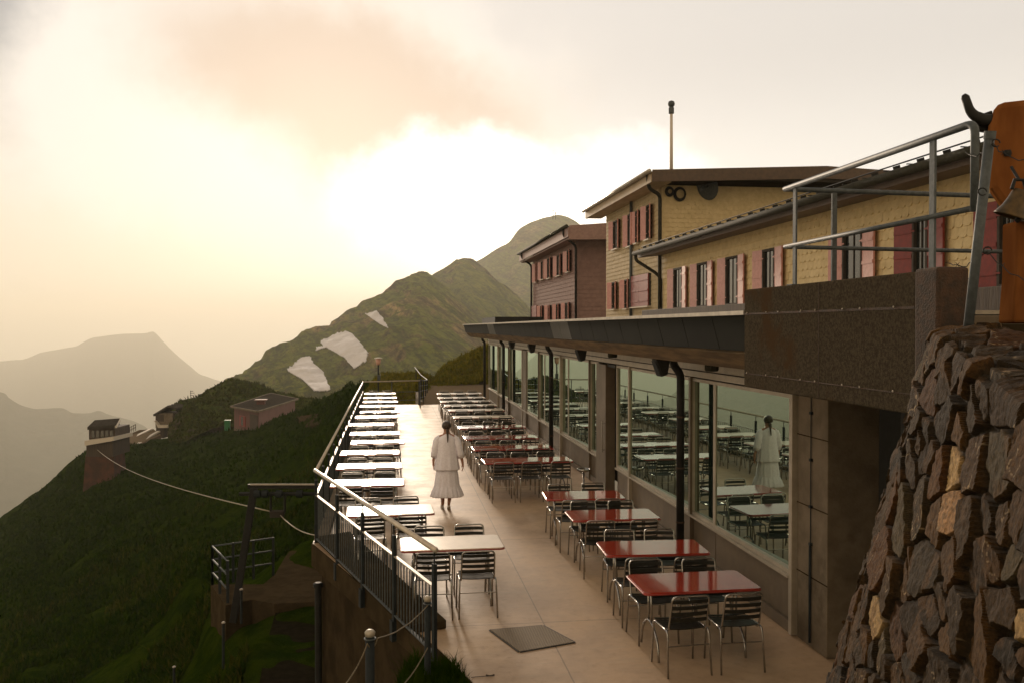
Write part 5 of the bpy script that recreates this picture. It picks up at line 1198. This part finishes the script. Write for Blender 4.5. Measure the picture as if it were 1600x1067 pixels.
def wallq(par, name, f0, f1, za, zb, m, pr): a = ins[0] + d01 * f0 + Vector((0, 0, za)); b = ins[0] + d01 * f1 + Vector((0, 0, za)); mb = MB(); mb.extr([a, b, b + Vector((0, 0, zb - za)), a + Vector((0, 0, zb - za))], nn_ * pr); return mb.build(name, m, par, origin=PH.matrix_local.translation)
wallq(PH, 'door', .03, .33, -3.4, -.5, M['dark_wood'], .05); wn_ = wallq(PH, 'window', .52, .76, -2.2, -.9, M['shutter_deep'], .08); wallq(wn_, 'pane', .6, .68, -2.1, -1.0, M['rib_glass'], .10); wallq(PH, 'plinth', .34, 1.0, -3.6, -2.6, M['concrete'], .04)
pv_ = onZ(408, 631, z0 + .1); mb = MB(); mb.box(pv_ - Vector((.5, .5, 0)), pv_ + Vector((.5, .5, .5))); mb.box(pv_ + Vector((-.75, -.75, .5)), pv_ + Vector((.75, .75, .62))); mb.build('chimney', M['pink'], PH)
# brick tower hut
Dh = 91.5; u = 118 / 1400; bx = at(157, 720, Dh)
TH = thing('tower_hut', bx, 'two stage timber hut with lean roofs on a tall brick base', 'hut')
def bx3(mb, x0, x1, y0, y1, D0, D1, taper=0):
    a = [at(x0, y1, D0), at(x1, y1, D0), at(x1, y1, D0) + FW * (D1 - D0), at(x0, y1, D0) + FW * (D1 - D0)]
    H = (y1 - y0) / 1400 * D0; c = sum(a, Vector()) / 4; b = [c + (p - c) * (1 - taper) + Vector((0, 0, H)) for p in a]
    for p in a: p.z = a[0].z
    for p in b: p.z = a[0].z + H
    mb.add(a + b, [(0, 3, 2, 1), (4, 5, 6, 7), (0, 1, 5, 4), (1, 2, 6, 5), (2, 3, 7, 6), (3, 0, 4, 7)]); return mb
mb = MB(); bx3(mb, 129, 180, 711, 775, Dh, Dh + 3, .14); mb.build('brick_base', M['brick'], TH)
mb = MB(); bx3(mb, 135, 176, 690, 713, Dh - .1, Dh + 4); mb.build('lower_storey', M['dark_wood'], TH)
mb = MB(); bx3(mb, 139, 180, 668, 690, Dh + .5, Dh + 4); up_ = mb.build('upper_storey', M['dark_wood'], TH)
mb = MB()
for k in range(5): bx3(mb, 143 + k * 7.2, 147.5 + k * 7.2, 672, 683, Dh + .42, Dh + .49)
mb.build('window_band', M['rib_glass'], TH)
mb = MB(); mb.extr([at(132, 688, Dh - .6), at(177.5, 682, Dh - .6), at(177.5, 688, Dh - .6), at(132, 696, Dh - .6)], FW * 4.6); mb.build('canopy', M['white_trim'], TH)
mb = MB(); mb.extr([at(136.5, 671, Dh - .3), at(148, 660, Dh + 2.4), at(187, 657, Dh + 2.4), at(181, 667, Dh - .3)], (0, 0, .28)); mb.extr([at(148, 660, Dh + 2.4), at(150, 669, Dh + 5), at(187, 667, Dh + 5), at(187, 657, Dh + 2.4)], (0, 0, .28)); mb.build('roof', M['roof'], TH)
mb = MB(); mb.bar(at(187, 656, Dh + 2.3), at(181, 666.5, Dh - .4), .18, .22); mb.build('verge_board', M['white_trim'], TH)
# mid house on the rocks
Dm = 139; hb = at(255, 668, Dm)
HB = thing('rock_house', hb, 'small grey gabled house with balcony perched on rocks', 'house')
mb = MB(); bx3(mb, 243, 270, 645, 668, Dm, Dm + 4); mb.build('wall', M['concrete'], HB)
mb = MB(); mb.extr([at(239, 647, Dm - .4), at(262, 633, Dm - .4), at(275, 637, Dm - .4), at(275, 640, Dm - .4), at(262, 636, Dm - .4), at(240, 650, Dm - .4)], FW * 4.8); mb.build('roof', M['roof'], HB)
mb = MB(); bx3(mb, 243.5, 256, 647.5, 658, Dm - .08, Dm - .01); mb.build('window', M['dark_wood'], HB)
mb = MB(); mb.extr([at(240, 657, Dm - 1.0), at(241.5, 657, Dm - 1.0), at(247, 668, Dm - 1), at(262, 668, Dm - 1), at(262, 664, Dm - 1), at(247, 664, Dm - 1), at(244, 660, Dm - 1)], FW * .9); mb.build('balcony', M['white_trim'], HB)
mb = MB(); bx3(mb, 244, 256, 668, 684, Dm + .3, Dm + 2.5); mb.build('stilt_base', M['dark_wood'], HB)
mb = MB(); bx3(mb, 267.6, 270.2, 631, 638, Dm + 1, Dm + 1.4); mb.build('chimney', M['black'], HB)
# yard with rails between them
yd = MB(); Y4 = [at(176, 704, 121), at(205, 707, 119), at(225, 690, 126), at(252, 679, 136), at(240, 670, 138), at(218, 671, 133), at(196, 680, 128), at(178, 694, 124)]
yd.extr([q for q in Y4], (0, 0, -1.6)); o = yd.build('yard', M['gravel']); tag(o, kind='structure')
for k, (a, b, c, lb) in enumerate((((180, 703, 121), (200, 688, 126), (236, 671.5, 137), 'pale curved kerb rail on the hut yard, left one'), ((203, 706, 119.3), (216, 693, 125.5), (248, 675, 137), 'pale curved kerb rail on the hut yard, right one'))):
    P0, P1, P2 = [at(*q) + Vector((0, 0, .15)) for q in (a, b, c)]; mb = MB(); ps = [P0 * (1 - t) ** 2 + P1 * 2 * t * (1 - t) + P2 * t * t for t in np.linspace(0, 1, 14)]
    for i in range(13): mb.bar(ps[i], ps[i + 1], .45, .22)
    o = mb.build('kerb_rail', M['white_trim'], origin=ps[0]); tag(o, lb, 'kerb rail', 'kerb rails on the hut yard')
FN = thing('yard_fence', at(200, 685, 129), 'small open fence on the skyline beside the tower hut', 'fence')
for k in range(8):
    a = at(191 + k * 3, 683 - k * 1.5, 129); mb = MB(); mb.tube([a, a + Vector((0, 0, .95))], .05, 5); mb.build('post', M['dark_wood'], FN)
mb = MB(); 
for dz in (.5, .92): mb.tube([at(191, 683, 129) + Vector((0, 0, dz)), at(212, 672.5, 129) + Vector((0, 0, dz))], .045, 5)
mb.build('rails', M['dark_wood'], FN)
for (x, y, D, s_, lb, nm) in ((298, 622, 148, .9, 'small antenna cluster on the grassy knoll skyline', 'antenna'),):
    p = at(x, y, D); o = thing(nm, p, lb, 'antenna'); mb = MB(); mb.tube([p - Vector((0, 0, .6)), p + Vector((0, 0, 1.3))], .05, 6); mb.build('mast', M['black'], o)
    mb = MB()
    for dz, w in ((.5, .5), (.9, .6), (1.2, .4)): mb.tube([p + Vector((-w * .2, 0, dz)), p + Vector((w, 0, dz))], .04, 5)
    mb.build('aerial', M['black'], o)
p = at(866, 339, 920); o = thing('summit_mast', p, 'tiny pair of masts on the highest mountain summit', 'mast')
for x, h in ((-1.3, 7.5), (1.2, 5)): mb = MB(); mb.tube([p + Vector((x, 0, -3)), p + Vector((x, 0, h))], .3, 6); mb.box(p + Vector((x - .8, -.2, h - 1.6)), p + Vector((x + .8, .2, h - 1.2))); mb.build('mast', M['dark_steel'], o)
p = at(591, 612, 44); tpz = at(591, 570, 44)
SL = thing('street_lamp', p, 'small street lamp with flat cap and pinkish glass beyond the railing', 'street lamp')
mb = MB(); mb.tube([p, tpz], .035, 8); mb.build('pole', M['dark_steel'], SL)
mb = MB(); mb.lathe([(.07, 0), (.10, .04), (.14, .30), (.10, .31)], tpz, 14); mb.build('lamp_shade', M['lamp_white'], SL, smooth=True)
mb = MB(); mb.lathe([(.20, .31), (.20, .335), (.05, .37)], tpz, 16); mb.build('cap', M['white_trim'], SL)
mb = MB(); q = at(592, 590, 43.9); mb.box(q - Vector((.07, .05, .14)), q + Vector((.07, .05, .14))); mb.build('junction_box', M['steel'], SL)
p = hit(hillB, 355.5, 671)[0] or at(355.5, 671, 118); mb = MB(); mb.box(p + Vector((-.35, -.3, -.2)), p + Vector((.35, .3, 1.2))); mb.box(p + Vector((-.4, -.36, 1.2)), p + Vector((.4, .34, 1.3))); o = mb.build('green_bin', M['green_bin'], origin=p, bevel=.03); tag(o, 'small green bin beside the pink hut', 'bin')
# retaining strip on the slope (pale triangular concrete slab)
sl = MB(); q = [hit(hillB, *c)[0] for c in ((463, 652), (497, 648), (503, 664), (478, 668))]
if all(q): sl.extr([p_ + Vector((0, 0, .12)) for p_ in q], (0, 0, -.5)); o = sl.build('concrete_slab', M['path_concrete']); tag(o, kind='structure')
